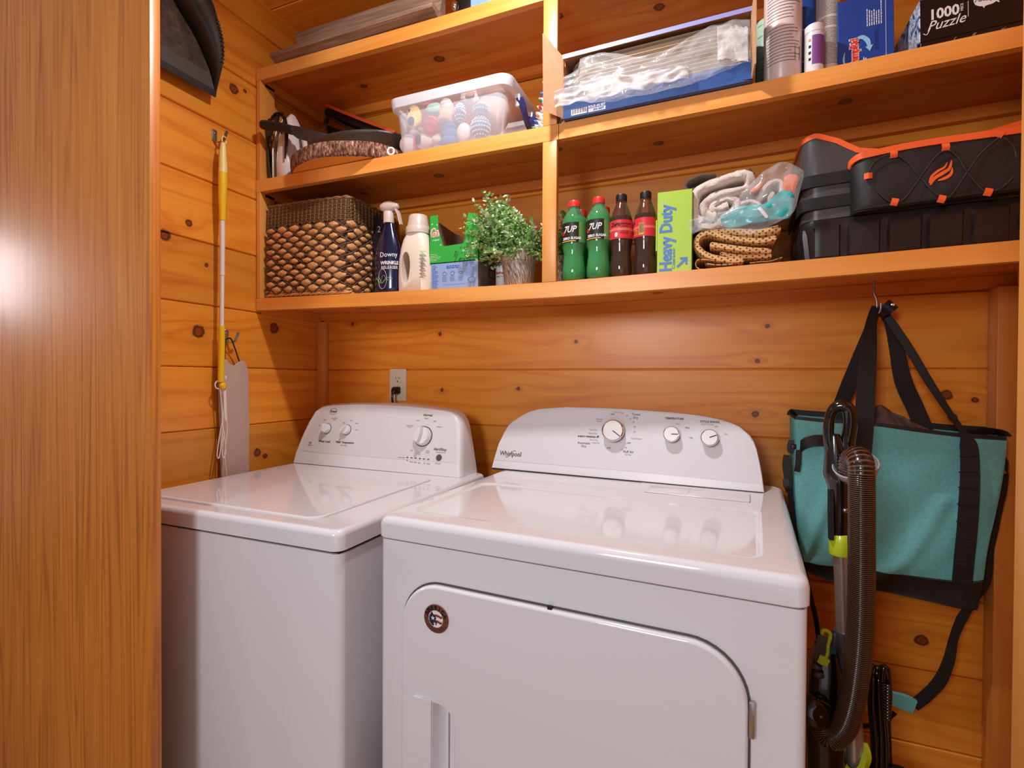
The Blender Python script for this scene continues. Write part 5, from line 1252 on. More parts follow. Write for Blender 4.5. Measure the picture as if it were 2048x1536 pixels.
for k in range(15):
    p = base @ Vector((.012, .008+.0006*((k*5) % 3), .0065+k*.0092))
    if t0_ is None:
        bm = NB(); lp = []
        for z, i_, r_ in ((0, .016, .045), (.0012, .012, .047), (.0060, .0015, .052), (.0066, 0, .053), (.0078, 0, .053), (.0080, .004, .05), (.0030, .014, .046)): lp.append([(x, y, z) for x, y in rrect(i_, .408-i_, i_, .235-i_, r_, 7)])
        loft(bm, lp); t0_ = link('storage_tray', bm, M_tray, None, 50); t0_.location = p; t0_.rotation_euler = (0, -.0142, 0)
        tag(t0_, 'beige plastic tray, lowest of the stack inside the torn blue carton', 'tray', 'nested trays in the blue carton')
    else:
        c = t0_.copy(); COL.objects.link(c); c.location = p
        c['label'] = 'beige plastic tray, '+ORD[k]+' from the bottom of the stack inside the torn blue carton'
q = NT('crinkled_film'); p = q.p; p.inputs['Base Color'].default_value = lin('F2F2F6'); p.inputs['Roughness'].default_value = .18; p.inputs['Alpha'].default_value = .13; tc = q.n('ShaderNodeTexCoord'); q.bump(q.noise(tc.outputs['Object'], 45, 3, .5, 1.0), .5, .004); M_film = q.m
fl = thing('plastic_wrap', 'crumpled clear plastic wrap spilling over the front of the torn blue carton', 'plastic wrap', (fx0, -.312, ZM(fx0)+.0015), 0, None, (0, -.0142, 0))
def filmf(u, v):
    x = .002+u*.425; top = .125+.018*math.sin(u*9)-.02*(u < .1); zb = .036
    z = lerp(zb, top, v) if v > .25 else lerp(.018+.016*math.sin(u*5.5+2)+.012*noise.noise(Vector((u*9, 0, 3))), zb+.003, v/.25)
    y = (-.006+.006*math.sin(v*2)) if v > .25 else -.012
    c_ = .007*noise.noise(Vector((u*11, v*5, 0)))+.0015*noise.noise(Vector((u*34, v*14, 3)))
    if z < .038: z = max(z, .012)
    return (x, y+c_-.003*math.sin(v*3.1), z)
sheet('film_sheet', filmf, 90, 26, M_film, fl, .0004, None, 20)
q = NT('thick_film'); p = q.p; p.inputs['Base Color'].default_value = lin('F4F2F4'); p.inputs['Roughness'].default_value = .2; p.inputs['Alpha'].default_value = .28; M_film2 = q.m
def filmg(u, v):
    x = .0+u*.30; z = lerp(.022, .072-.03*abs(u-.35), v); return (x-.016*(1-u), -.020+.014*noise.noise(Vector((u*9, v*3, 7)))+.002*noise.noise(Vector((u*26, v*10, 1))), z+.010*noise.noise(Vector((u*8, 2, v))))
sheet('gathered_film', filmg, 60, 14, M_film2, fl, .0004, None, 70)
def filmh(u, v): return (.36+u*.062, -.016+.006*noise.noise(Vector((u*2.5, v*5, 9))), lerp(.050, .125, v)-.02*u*u+.006*noise.noise(Vector((u*9, 4, v*3))))
sheet('gathered_film', filmh, 24, 30, M_film2, fl, .0004, None, 70)

# ---- cleaning bottles and cans
def cyl_thing(name, label, cat, x, y, r, h, m_, seed, cap=None, rot=0, sy=1, topz=None, rows=20, ink=M_print, group=None, a0=-1.0, a1=1.0, fs=.0045, rowgap=None, z1=None):
    t = thing(name, label, cat, (x, y, ZM(x)+.0022), 0, group)
    bm = NB(); lathe(bm, [(0, 0), (r*.94, 0), (r, .004), (r, h*.985), (r*.93, h), (0, h)], 40, sy=sy); link(name.split('_')[-1]+'_body', bm, m_, t, 40)
    if cap: bm = NB(); lathe(bm, [(0, h), (cap[0], h), (cap[0], h+cap[1]-.002), (cap[0]-.002, h+cap[1]), (0, h+cap[1])], 28); link('cap', bm, cap[2], t, 40)
    q = random.Random(seed); bm = NB(); z = z1 or h*.92; gap = rowgap or (h*.8/max(rows, 1))
    for i in range(rows):
        if q.random() < .10: z -= gap*1.5
        a = a0; ae = a1-(a1-a0)*q.random()*.35
        while a < ae:
            w_ = q.uniform(.06, .22)*.02/r; zz_ = z-i*gap
            if zz_ < .03: break
            f = bm.faces.new([bm.verts.new(((r+.0004)*math.sin(b_), -(r+.0004)*sy*math.cos(b_), zc)) for b_, zc in ((a, zz_), (a+w_, zz_), (a+w_, zz_+fs*.45), (a, zz_+fs*.45))]); a += w_+.03*.02/r
    link('printing', bm, ink, t, 0)
    return t
M_pinkw = mat('pinkish_white_can', 'DCCBC8', .3); M_txt = mat('text_covered_can', 'D2C6C2', .35); M_bluecan = mat('deep_blue_can', '1E57A8', .3)
w1 = cyl_thing('spray_can', 'tall pinkish white can with grey text rows beside the torn carton', 'can', 1.5625, -.255, .0385, .225, M_pinkw, 11, rows=26, fs=.0035, z1=.205)
bm = NB()
for k in range(14): 
    a = .78+0*k; zc = .038+k*.0022
    f = bm.faces.new([bm.verts.new((.0389*math.sin(b_), -.0389*math.cos(b_), z_)) for b_, z_ in ((.55, zc), (.95, zc), (.95, zc+.0012), (.55, zc+.0012))])
link('barcode', bm, M_dark, w1, 0)
pb = cyl_thing('supplement_bottle', 'short purple-labelled bottle with white cap in front of the cans', 'bottle', 1.622, -.272, .0185, .088, M_whitepl, 5, cap=(.0188, .017, M_whitepl), rows=0)
M_purple = mat('purple_label', '7E4A8C', .45)
bm = NB(); loft(bm, [[(.0189*math.sin(a), -.0189*math.cos(a), z) for a in [-.35+k*.1 for k in range(17)]] for z in (.016, .078)], close=False, cap0=False, cap1=False); link('label', bm, M_purple, pb, 40)
bm = NB()
for k, mm in enumerate((0, 1, 1, 1)):
    a = -.62; zc = .066-k*.0135; f = bm.faces.new([bm.verts.new((.0190*math.sin(b_), -.0190*math.cos(b_), z_)) for b_, z_ in ((a-.1, zc), (a+.16, zc), (a+.16, zc+.006), (a-.1, zc+.006))]); f.material_index = mm
for k in range(14): f = bm.faces.new([bm.verts.new((.0191*math.sin(b_), -.0191*math.cos(b_), z_)) for b_, z_ in ((-.15, .072-k*.0037), (1.0, .072-k*.0037), (1.0, .0732-k*.0037), (-.15, .0732-k*.0037))]); f.material_index = 2
link('printing', bm, [M_red, M_dark, mat('faint_lilac_print', 'A585AE', .6)], pb, 0)
cyl_thing('blue_can', 'deep blue can rising behind the short purple-labelled bottle', 'can', 1.612, -.165, .030, .225, M_bluecan, 7, rows=3, ink=M_label_w, z1=.15, rowgap=.03)
cyl_thing('text_can', 'slim can covered in dense small text beside the blue carton', 'can', 1.657, -.215, .0235, .230, M_txt, 8, rows=62, a0=-1.25, a1=1.25, fs=.0028, rowgap=.0032, z1=.225)
cyl_thing('green_can', 'green and white can mostly hidden behind the tall white can', 'can', 1.538, -.175, .026, .20, mat('pale_green_can', 'A8C4B0', .4), 9, rows=6, ink=M_green)
# ---- moisture absorber carton
M_db = mat('royal_blue_carton', '1F4494', .35)
a_ = W(1670, 128, -.235); b_ = W(1783, 106, -.235)
dp = thing('moisture_absorber_carton', 'royal blue moisture absorber carton leaning beside the puzzle box', 'carton', (1.674, -.240, ZM(1.674)+.0015), 0, None, (0, -.022, 0))
bm = NB(); w = .102; box(bm, 0, w, 0, .11, 0, .165, .001, 1); link('carton_body', bm, M_db, dp, 0)
bm = NB(); F = face_M((0, -.0006, 0), (0, 0, 1), (-1, 0, 0))
text(bm, 'DampRid', .0205, F @ Matrix.Translation((.048, -.030, 0)), 0, bold=.0022, sx=.78); text(bm, 'DampRid', .0205, F @ Matrix.Translation((.048, -.030, .0005)), 1, bold=.0009, sx=.78)
strap(bm, [(.032, -.0008, .075), (.044, -.0008, .078), (.054, -.0008, .068), (.057, -.0008, .056)], [.004, .008, .009, .006], .0006, (.5, 0, -.5), mi=2); poly(bm, face_M((.057, -.0011, .052), (1, 0, 0), (0, 0, 1)), [(-.007, .003), (.007, .005), (.001, -.008)], 2)
strap(bm, [(.012, -.0008, .052), (.010, -.0008, .035), (.014, -.0008, .018)], [.001, .004, .001], .0006, (1, 0, 0), mi=2)
lines(bm, F, .098, .150, -.054, 7, .0042, .0017, 0, .45); rect(bm, F, .012, .150, -.0875, -.0868, 0); lines(bm, F, .012, .035, -.047, 2, .0035, .002, 0, .2); lines(bm, F, .045, .095, -.068, 2, .004, .002, 3, .2)
link('printing', bm, [M_label_w, mat('damp_red_print', 'E0452E', .4), mat('light_blue_print', '8FC4E8', .5), mat('dim_blue_print', '16306E', .5)], dp, 0)
# ---- puzzle box
M_pzb = mat('black_satin_card', '171312', .32); 
q = NT('puzzle_picture_edge'); tc = q.n('ShaderNodeTexCoord'); f_ = q.noise(tc.outputs['Object'], 38, 4, .6, .8); q.l(q.ramp(f_, [(.36, '16223A'), (.44, '3568A8'), (.52, 'E0E4EA'), (.58, '4C86C0'), (.66, 'E8B238'), (.74, '8A5A20')]), q.p.inputs['Base Color']); q.p.inputs['Roughness'].default_value = .4; M_pzp = q.m
pz = thing('puzzle_box', 'black jigsaw puzzle box with white lettering at the right end of the middle shelf', 'puzzle box', (1.806, -.284, ZM(1.80)+.0018), 0, None, (0, -.0215, 0))
bm = NB(); box(bm, .002, .238, .002, .238, 0, .030, .001, 1); link('box_base', bm, M_pzb, pz, 0)
bm = NB(); box(bm, 0, .240, 0, .240, .016, .100, .0015, 2)
for f in bm.faces:
    if f.calc_center_median().x < .0016: f.material_index = 1
link('lid', bm, [M_pzb, M_pzp], pz, 0)
bm = NB(); F = face_M((0, -.0004, 0), (1, 0, 0), (0, 0, 1))
text(bm, '1000', .0285, F @ Matrix.Translation((.040, .064, 0)), 0, bold=.0007, sx=.86); text(bm, 'PIECE', .006, F @ Matrix.Translation((.0685, .067, 0)) @ Matrix.Rotation(math.pi/2, 4, 'Z'), 0); text(bm, 'Puzzle', .027, F @ Matrix.Translation((.042, .0435, 0)) @ Matrix.Rotation(.06, 4, 'Z'), 0, shear=.45, sx=.9)
strap(bm, [F @ Vector(p) for p in ((.006, .031, .0003), (.012, .028, .0003), (.018, .040, .0003))], .0012, .0003, (1, 0, 0)); rect(bm, F, .0775, .0783, .046, .076, 0)
usa = [(.112, .094), (.113, .085), (.116, .078), (.121, .074), (.128, .071), (.134, .070), (.138, .064), (.141, .069), (.150, .070), (.160, .071), (.168, .075), (.174, .070), (.176, .071), (.173, .079), (.178, .085), (.184, .092), (.186, .097), (.170, .094), (.160, .097), (.130, .098)]
poly(bm, F, [(.086+(x-.112)*.62, .055+(z-.064)*.75) for x, z in usa], 0); text(bm, 'Made', .0115, F @ Matrix.Translation((.098, .073, .0004)), 1, shear=.4, sx=.85); text(bm, 'IN THE', .002, F @ Matrix.Translation((.108, .069, .0004)), 1); text(bm, 'USA', .0078, F @ Matrix.Translation((.1175, .0695, .0004)), 1, bold=.0005)
rect(bm, F, .146, .1468, .058, .09, 0)
link('printing', bm, [M_label_w, M_pzb], pz, 0)
bm = NB(); F = face_M((0, .0014, 0), (1, 0, 0), (0, 0, 1))
for x_, s_ in ((.055, 'f'), (.085, 'ff'), (.130, 'ri'), (.175, 'Tu')): text(bm, s_, .010, F @ Matrix.Translation((x_, .008, 0)), 0, shear=.5)
link('base_printing', bm, mat('grey_script_print', 'A08F80', .5), pz, 0)

# ================================================================== TOP SHELF
q = NT('weathered_wood'); tc = q.n('ShaderNodeTexCoord'); mp = q.n('ShaderNodeMapping'); q.l(tc.outputs['Object'], mp.inputs[0]); mp.inputs['Scale'].default_value = (3, 60, 60); f_ = q.noise(mp.outputs[0], 1.6, 4, .65); q.l(q.ramp(f_, [(.3, '6E5343'), (.55, '937560'), (.75, 'AD917C')]), q.p.inputs['Base Color']); q.p.inputs['Roughness'].default_value = .75; M_wth = q.m
zt_ = ZU(.08)+.001
wb = thing('weathered_moulding', 'weathered grey-brown wooden moulding lying along the top shelf', 'moulding', (.085, -.318, zt_))
ML = .605
bm = NB(); loft(bm, [[(x, a, b) for a, b in ((0, .010), (.0, .022), (.014, .024), (.020, .020), (.150, .018), (.150, .0), (.022, .0), (.012, .006))] for x in (0, ML)]); link('ledge', bm, M_wth, wb, 30)
bm = NB(); loft(bm, [[(x, a, b) for a, b in ((.040+k, .0185), (.052, .060), (.045, .098), (.060, .104), (.075, .098), (.075, .0185))] for x, k in ((.062, 0), (ML-.001, 0))]); link('riser', bm, M_wth, wb, 30)
kn = thing('black_appliance', 'dark appliance with a metal knob beside the weathered moulding', 'appliance', (.775, -.235, ZU(.77)+.0015))
bm = NB(); box(bm, -.062, -.006, 0, .14, 0, .12, .006); link('housing', bm, M_black, kn, 40)
bm = NB(); ball(bm, (-.052, -.012, .056), .011, .011, .016, 16, 12); lathe(bm, [(.004, 0), (.004, .012)], 10, M=Matrix.Translation((-.052, -.010, .05)) @ Matrix.Rotation(math.radians(-90), 4, 'X')); link('knob', bm, M_chrome, kn, 60)
bx = thing('pale_blue_box', 'pale blue box at the edge of the top shelf near the centre upright', 'box', (.785, -.272, ZU(.79)+.001))
bm = NB(); box(bm, .0, .085, 0, .15, 0, .12, .002); link('box_body', bm, mat('sky_blue_card', '7FA4CC', .45, noise_amt=.1, nscale=60), bx, 0)
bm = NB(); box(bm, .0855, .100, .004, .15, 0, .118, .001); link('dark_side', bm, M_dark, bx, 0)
# ================================================================== LEFT WALL
def Lp(u, v, x): return at(u, v, 0, x)
M_dust = mat('black_dustpan_plastic', '211C19', .32, coat=.2)
q = NT('dusty_pan_face'); tc = q.n('ShaderNodeTexCoord'); f_ = q.noise(tc.outputs['Object'], 28, 5, .7); q.l(q.ramp(f_, [(.35, '3B322E'), (.55, '5A4A42'), (.72, '86664E')]), q.p.inputs['Base Color']); q.p.inputs['Roughness'].default_value = .8; M_dusty = q.m
M_lip = mat('grey_dustpan_lip', '4A4645', .5); M_rub = mat('rubber_lip', '26282C', .45)
dpn = thing('dustpan', 'large black dustpan with dusty face hanging high on the left wall', 'dustpan', (0.010, -.640, 2.020))
o_ = Vector((.010, -.640, 2.020))
inn = [Lp(429, 186, .030), Lp(421, 150, .026), Lp(409, 118, .024), Lp(395, 86, .022), Lp(380, 58, .020), Lp(364, 32, .020), Lp(350, 8, .022), Lp(335, -20, .024)]
out = [Lp(430, 188, .034), Lp(442, 138, .060), Lp(446.5, 106, .072), Lp(443, 72, .080), Lp(436, 45, .084), Lp(428, 16, .088), Lp(421, -4, .09), Lp(412, -26, .09)]
def mir(p): return Vector((p.x, 2*(-.640)-p.y, p.z))
inn = [p-o_ for p in spline(inn, 4)]; out = [p-o_ for p in spline(out, 4)]
def mi_(p): return Vector((p.x, -p.y, p.z))
bm = NB(); n = len(inn)
A = [bm.verts.new(p) for p in inn]; B = [bm.verts.new(mi_(p)) for p in inn]
for i in range(n-1): bm.faces.new((A[i], A[i+1], B[i+1], B[i]))
o = link('pan_face', bm, M_dusty, dpn, 40); md = o.modifiers.new('s', 'SOLIDIFY'); md.thickness = .002
for sgn, nm in ((0, 'side_wall'), (1, 'side_wall')):
    bm = NB(); f_ = (lambda p: p) if not sgn else mi_
    loops = []
    for a, b in zip(inn, out): loops.append([f_(a), f_(a.lerp(b, .5)+Vector((-.004, 0, 0))), f_(b)])
    loft(bm, loops, close=False, cap0=False, cap1=False); o = link(nm, bm, M_dust, dpn, 60); md = o.modifiers.new('s', 'SOLIDIFY'); md.thickness = .002
    bm = NB(); tube(bm, [f_(p) for p in out], .0024, 6)
    for k in range(5, 17): 
        p = f_(out[k].lerp(out[k+1], .5)); box(bm, p.x-.001, p.x+.002, p.y-.0045, p.y+.0045, p.z-.0012, p.z+.0012)
    link('rim', bm, M_dust, o, 60)
ta, tb_ = inn[-1], out[-1]
bm = NB(); loft(bm, [[Vector((lerp(ta.x, tb_.x, t), lerp(ta.y, tb_.y, t), lerp(ta.z, tb_.z+.03, t))) for t in (0, .33, .66, 1)], [mi_(Vector((lerp(ta.x, tb_.x, t), lerp(ta.y, tb_.y, t), lerp(ta.z, tb_.z+.03, t)))) for t in (0, .33, .66, 1)]], close=False, cap0=False, cap1=False)
o = link('back_wall', bm, M_dust, dpn, 60); md = o.modifiers.new('s', 'SOLIDIFY'); md.thickness = .002
bm = NB(); box(bm, -.008, .022, -.02, .02, .23, .33, .004); link('handle_stub', bm, M_dust, dpn, 40)
e0 = inn[0]; bm = NB()
l0 = Lp(418, 146, .0275)-o_
loft(bm, [[Vector((.0215, y*sy_, z)) for y, z in ((0, e0.z+.002), (e0.y-.001, e0.z+.003), (l0.y, l0.z-.004), (0, l0.z-.004))][::1] for sy_ in (1,)]+[[Vector((.0235, y, z)) for y, z in ((0, e0.z+.002), (e0.y-.001, e0.z+.003), (l0.y, l0.z-.004), (0, l0.z-.004))]])
link('grey_lip', bm, M_lip, dpn, 0)
bm = NB(); strap(bm, [(.024, -e0.y+.0, e0.z-.004), (.024, 0, e0.z-.004), (.024, e0.y+.001, e0.z-.004)], .018, .005, (.2, 0, 1)); link('rubber_edge', bm, M_rub, dpn, 40)

M_hook = mat('nickel_hook', 'A8A29C', .3, metal=.9)
def wallhook(name_label, y, z):
    t = thing('wall_hook', name_label, 'hook', (0, y, z))
    bm = NB(); box(bm, .0008, .003, -.008, .008, -.020, .016, .0008); ball(bm, (.0035, .0, .005), .0015, .0035, .0035, 10, 6); link('hook_plate', bm, M_hook, t, 40)
    bm = NB()
    strap(bm, [(.0025, 0, -.017), (.012, .003, -.023), (.028, .005, -.022), (.036, .006, -.014), (.046, .008, .008)], .009, .0016, (0, 1, 0)); link('hook_arm', bm, M_hook, t, 40)
    return t
hk = Lp(429.5, 271, .003); wallhook('nickel wall hook holding the yellow duster pole', hk.y, hk.z+.002)
hk2 = Lp(453, 670, .003); wallhook('nickel wall hook holding the grey-pink mitt behind the duster pole', hk2.y, hk2.z)
# duster pole
M_yel = mat('yellow_plastic', 'F0C21E', .3, coat=.2); M_yel2 = mat('pale_yellow_grip', 'EFD98A', .4); M_wrod = mat('white_rod', 'E6DEDD', .3)
px = .044; pu = lambda u, v: Lp(u, v, px)
b_ = pu(443.5, 775); dpz = thing('duster_pole', 'yellow and white extending duster pole hung on the left wall with white straps', 'pole', tuple(b_))
def pr_(u, v, dx=0): p = pu(u, v)-b_; return Vector((p.x+dx, p.y, p.z))
def taper(bm, pts, rs): P = spline(pts, 6); tube(bm, P, [pw([(i, r) for i, r in enumerate(rs)])(k*(len(rs)-1)/(len(P)-1)) for k in range(len(P))], 16)
bm = NB(); taper(bm, [pr_(446, 286), pr_(446, 296), pr_(445.5, 312), pr_(446, 335), pr_(445.5, 346)], [.006, .0085, .0105, .0118, .0122]); link('pale_grip', bm, M_yel2, dpz, 50)
bm = NB(); taper(bm, [pr_(445.5, 345), pr_(445.5, 368), pr_(445, 395), pr_(445, 420), pr_(445, 441)], [.0122, .0124, .0115, .0095, .0085]); link('upper_grip', bm, M_yel, dpz, 50)
c_ = pr_(448, 281); bm = NB(); tube(bm, spline([c_+Vector((0, -.0055, -.006)), c_+Vector((0, -.0065, .004)), c_+Vector((0, -.002, .0125)), c_+Vector((0, .004, .0115))], 5)+[c_+Vector((0, .005, .010))], .0022, 8); tube(bm, spline([c_+Vector((0, -.0045, -.008)), c_+Vector((0, .002, -.009)), c_+Vector((0, .0070, -.004)), c_+Vector((0, .0068, .001))], 5), .0022, 8); link('hanging_loop', bm, M_yel2, dpz, 50)
bm = NB(); tube(bm, [pr_(445, 440), pr_(444.5, 545)], .0068, 14); link('white_tube', bm, M_wrod, dpz, 50)
bm = NB(); tube(bm, [pr_(444.5, 545), pr_(444.5, 551)], .0072, 14); tube(bm, [pr_(444.5, 550), pr_(443.5, 656)], .0058, 14); link('inner_tube', bm, M_wrod, dpz, 50)
bm = NB(); tube(bm, [pr_(443.5, 652), pr_(443.5, 700), pr_(441.5, 764)], .0088, 16); link('lower_grip', bm, M_yel, dpz, 50)
bm = NB(); p = pr_(444, 772, .004); ball(bm, p, .009, .0115, .0125, 18, 12); link('pivot_knob', bm, M_yel, dpz, 60)
bm = NB(); p = pr_(446, 755, .010); box(bm, p.x-.003, p.x+.003, p.y-.003, p.y+.003, p.z-.006, p.z+.006, .001); link('lock_button', bm, M_wrod, dpz, 40)
bm = NB(); p = pr_(446, 660, .009); ball(bm, p, .002, .0022, .0022, 8, 6); link('latch_dot', bm, M_wrod, dpz, 40)
bm = NB()
tube(bm, spline([pr_(440, 778), pr_(434, 776, -.004), pr_(433, 768, -.006), pr_(438, 762, -.008)], 5), .002, 6)
for pts, r_ in (([(439, 778), (441, 800), (443, 840), (438, 870), (433, 905), (433.5, 914), (437, 914), (442, 880), (444, 850), (441, 800)], .0018), ([(450, 778), (449, 800), (452, 835), (453, 860), (450, 890), (448, 915), (450, 935), (453, 956)], .0018), ([(446, 780), (446, 815), (444, 845), (448, 880), (450, 905), (445, 916), (443, 905), (446, 870)], .0018)):
    tube(bm, spline([pr_(u, v, .003) for u, v in pts], 6), r_, 6)
link('strap', bm, mat('white_cord', 'E6D6CC', .6), dpz, 50)
bm = NB(); strap(bm, [pr_(447.5, 780, .004), pr_(447.5, 805, .006), pr_(448, 828, .006), pr_(450, 842, .003)], [.007, .009, .008, .004], .0015, (0, 1, 0)); link('strap_tab', bm, M_wrod, dpz, 40)
# hanging mitt
M_mat = plush('greyish_pink_suede', 'BFA596'); mp0 = Lp(465, 760, .014)
mt = thing('hanging_mat', 'long grey-pink fabric mat hanging by a black cord behind the yellow pole', 'mat', (.014, mp0.y, mp0.z))
Lm = lambda u, v: Lp(u, v, .016)
ptsL = [(436, 735), (435, 760), (436, 800), (438, 860), (440, 940), (440, 960)]; ptsR = [(489, 727), (494, 748), (494.5, 790), (496, 850), (495, 900), (496, 960)]
topc = [(436, 735), (441, 722), (448, 719), (455, 727), (463, 731), (470, 727), (478, 722), (485, 722), (489, 727)]
sL = spline([Lm(u, v) for u, v in ptsL], 6); sR = spline([Lm(u, v) for u, v in ptsR], 6); sT = spline([Lm(u, v) for u, v in topc], 4)
def matf(u, v):
    k = v*(len(sL)-1); i = min(int(k), len(sL)-2); a = sL[i].lerp(sL[i+1], k-i); b = sR[i].lerp(sR[i+1], k-i)
    p = a.lerp(b, u); kt = u*(len(sT)-1); j = min(int(kt), len(sT)-2); tp = sT[j].lerp(sT[j+1], kt-j); base_ = sL[0].lerp(sR[0], u)
    p = p+(tp-base_)*max(0, 1-v*9)
    p = p-Vector((.014, mp0.y, mp0.z)); p.x = .005+.006*math.sin(math.pi*u)+.0015*noise.noise(Vector((u*3, v*9, 0)))
    return p
sheet('fabric', matf, 26, 60, M_mat, mt, .005)
bm = NB(); off = Vector((.014, mp0.y, mp0.z))
P = spline([Lp(449, 724, .02)-off, Lp(450, 700, .025)-off, Lp(451, 681, .032)-off, Lp(457, 676.5, .034)-off, Lp(463, 679, .034)-off, Lp(471, 700, .026)-off, Lp(479, 724, .02)-off], 8)
for ph in (0, 2.1, 4.2): tube(bm, [p+Vector((0, .0014*math.cos(i*.9+ph), .0014*math.sin(i*.9+ph))) for i, p in enumerate(P)], .0014, 5)
link('hanging_cord', bm, M_blkcord, mt, 50)

# ================================================================== RIGHT SIDE: TOTE BAG
M_aqua = mat('aqua_canvas', '69B5B5', .8, noise_amt=.10, nscale=160, bump=.5, bscale=900); M_bagblk = mat('black_coated_fabric', '1B1A1B', .55, bump=.3, bscale=500); M_webs = mat('woven_black_strap', '121112', .6, bump=.3, bscale=800)
BFY = -.118; BBY = -.022
tg0 = W(1790, 1000, BFY)
tot = thing('tote_bag', 'large aqua tote bag with black base hanging by long black straps', 'tote bag', (tg0.x, BFY, tg0.z))
tO = Vector((tg0.x, BFY, tg0.z))
def TB(u, v, y=BFY): return W(u, v, y)-tO
eL = [(1590, 832), (1591, 880), (1591, 960), (1596, 1040), (1604, 1102), (1607, 1125), (1622, 1148)]
eR = [(2014, 873), (2010, 930), (2000, 990), (1984, 1060), (1974, 1110), (1966, 1166), (1955, 1221)]
eT = [(1590, 834), (1640, 839), (1745, 846), (1840, 859), (1925, 869), (1970, 872), (2014, 875)]
eB = [(1622, 1148), (1660, 1162), (1700, 1170), (1780, 1186), (1860, 1204), (1920, 1218), (1955, 1221)]
cL = [TB(*p) for p in eL]; cR = [TB(*p) for p in eR]; cT = [TB(*p) for p in eT]; cB = [TB(*p) for p in eB]
def cv(c, t): k = max(0, min(1, t))*(len(c)-1); i = min(int(k), len(c)-2); return c[i].lerp(c[i+1], k-i)
cL, cR, cT, cB = [spline(c, 5) for c in (cL, cR, cT, cB)]
def coons(s, t):
    a = cv(cL, t).lerp(cv(cR, t), s); b = cv(cT, s).lerp(cv(cB, s), t)
    c = cv(cT, 0).lerp(cv(cT, 1), s).lerp(cv(cB, 0).lerp(cv(cB, 1), s), t)
    return a+b-c
BT = .815
def front(s, t):
    p = coons(s, t); bul = math.sin(math.pi*s)**.6*math.sin(math.pi*min(1, t*.9+.12))
    wr = .0045*noise.noise(Vector((s*4+t*3, t*5-s*2, 1.3)))+.0035*math.sin((s*1.2+t*.9)*13)*math.exp(-((t-.45)/.35)**2)*math.exp(-((s-.5)/.5)**2)
    wr += -.010*math.exp(-(((s-.12)*1.2+(t-.55)*.7)/.05)**2)*(t > .2) + -.008*math.exp(-(((s-.55)+(t-.6)*.35)/.04)**2)*(t > .35)
    p.y += -.010*bul+wr*(1 if 0 < s < 1 else 0); return p
def backf(s, t): p = coons(s, t); p.y += (BBY-BFY)-.002; p.z += .012*(1-t); return p
bm = NB(); NU, NV = 60, 56
mf = lambda s, t: 1 if t > BT else (1 if t < .028 else 0)
grid(bm, front, NU, NV, mfn=mf); grid(bm, backf, 14, NV, mfn=mf)
for sfix in (0, 1): grid(bm, lambda a, t: front(sfix, t).lerp(backf(sfix, t), a)+Vector(((-.006 if sfix == 0 else .004)*math.sin(math.pi*a), 0, 0)), 6, NV, mfn=lambda a, t: mf(a, t))
grid(bm, lambda s, a: front(s, 1).lerp(backf(s, 1), a), NU, 4, mi=1)
bmesh.ops.remove_doubles(bm, verts=bm.verts, dist=.0004)
link('bag_body', bm, [M_aqua, M_bagblk], tot, 70)
bm = NB(); tube(bm, [front(k/40, BT)+Vector((0, -.001, 0)) for k in range(41)], .0011, 5); link('base_seam', bm, M_bagblk, tot)
bm = NB(); strap(bm, [backf(k/10, -.0)+Vector((0, .0, -.006)) for k in range(11)], .014, .003, (0, 0, 1), n=3); link('rear_rim', bm, M_bagblk, tot, 40)
# zipper ends sticking out above the rim
bm = NB(); strap(bm, [TB(1592, 836, -.06), TB(1588, 828, -.07), TB(1580, 824, -.08), TB(1576, 830, -.08)], [.010, .012, .010, .004], .003, (.2, 0, 1)); link('zip_end', bm, M_webs, tot, 40)
bm = NB(); strap(bm, [TB(1925, 866, -.09), TB(1970, 862, -.07), TB(2005, 866, -.05), TB(2022, 872, -.05)], [.006, .016, .014, .004], .003, (0, 0, 1)); link('zip_end', bm, M_webs, tot, 40)
# straps
yh = -.105
def st(name, pts, w, side=None, n=8, th=.0022):
    bm = NB(); strap(bm, [TB(u, v, y) for u, v, y in pts], w, th, side, n=n); return link(name, bm, M_webs, tot, 40)
st('rear_strap', [(1753, 612, -.070), (1742, 650, -.065), (1722, 710, -.055), (1700, 765, -.045), (1680, 815, -.035), (1668, 850, -.035)], [.018, .022, .034, .036, .034, .034], [(1, 0, 0), (1, 0, .2), (.9, 0, .3)])
st('front_strap', [(1751, 615, -.078), (1742, 650, -.095), (1737, 700, -.115), (1733, 760, -.128), (1729, 830, -.134), (1724, 900, -.138), (1718, 980, -.138), (1714, 1060, -.138), (1712, 1140, -.134)], [.018, .024, .034, .038, .039, .038, .037, .036, .036], [(1, .2, 0), (1, 0, 0), (1, 0, 0)])
st('rear_strap', [(1764, 622, -.070), (1780, 648, -.065), (1792, 690, -.055), (1806, 760, -.045), (1830, 815, -.035), (1850, 862, -.035)], [.016, .022, .030, .036, .036, .036], [(1, 0, 0), (1, 0, .1), (1, 0, -.2)])
st('front_strap', [(1768, 624, -.078), (1790, 655, -.088), (1820, 700, -.100), (1856, 760, -.112), (1895, 820, -.124), (1924, 862, -.132), (1937, 890, -.136), (1940, 940, -.140), (1938, 1000, -.142), (1934, 1060, -.140), (1929, 1110, -.138), (1924, 1166, -.134)], [.016, .018, .018, .017, .013, .012, .032, .034, .036, .036, .036, .036], [(.7, 0, .5), (.8, 0, .5), (.9, .2, .3), (1, 0, 0), (1, 0, 0), (1, 0, 0)], 10)
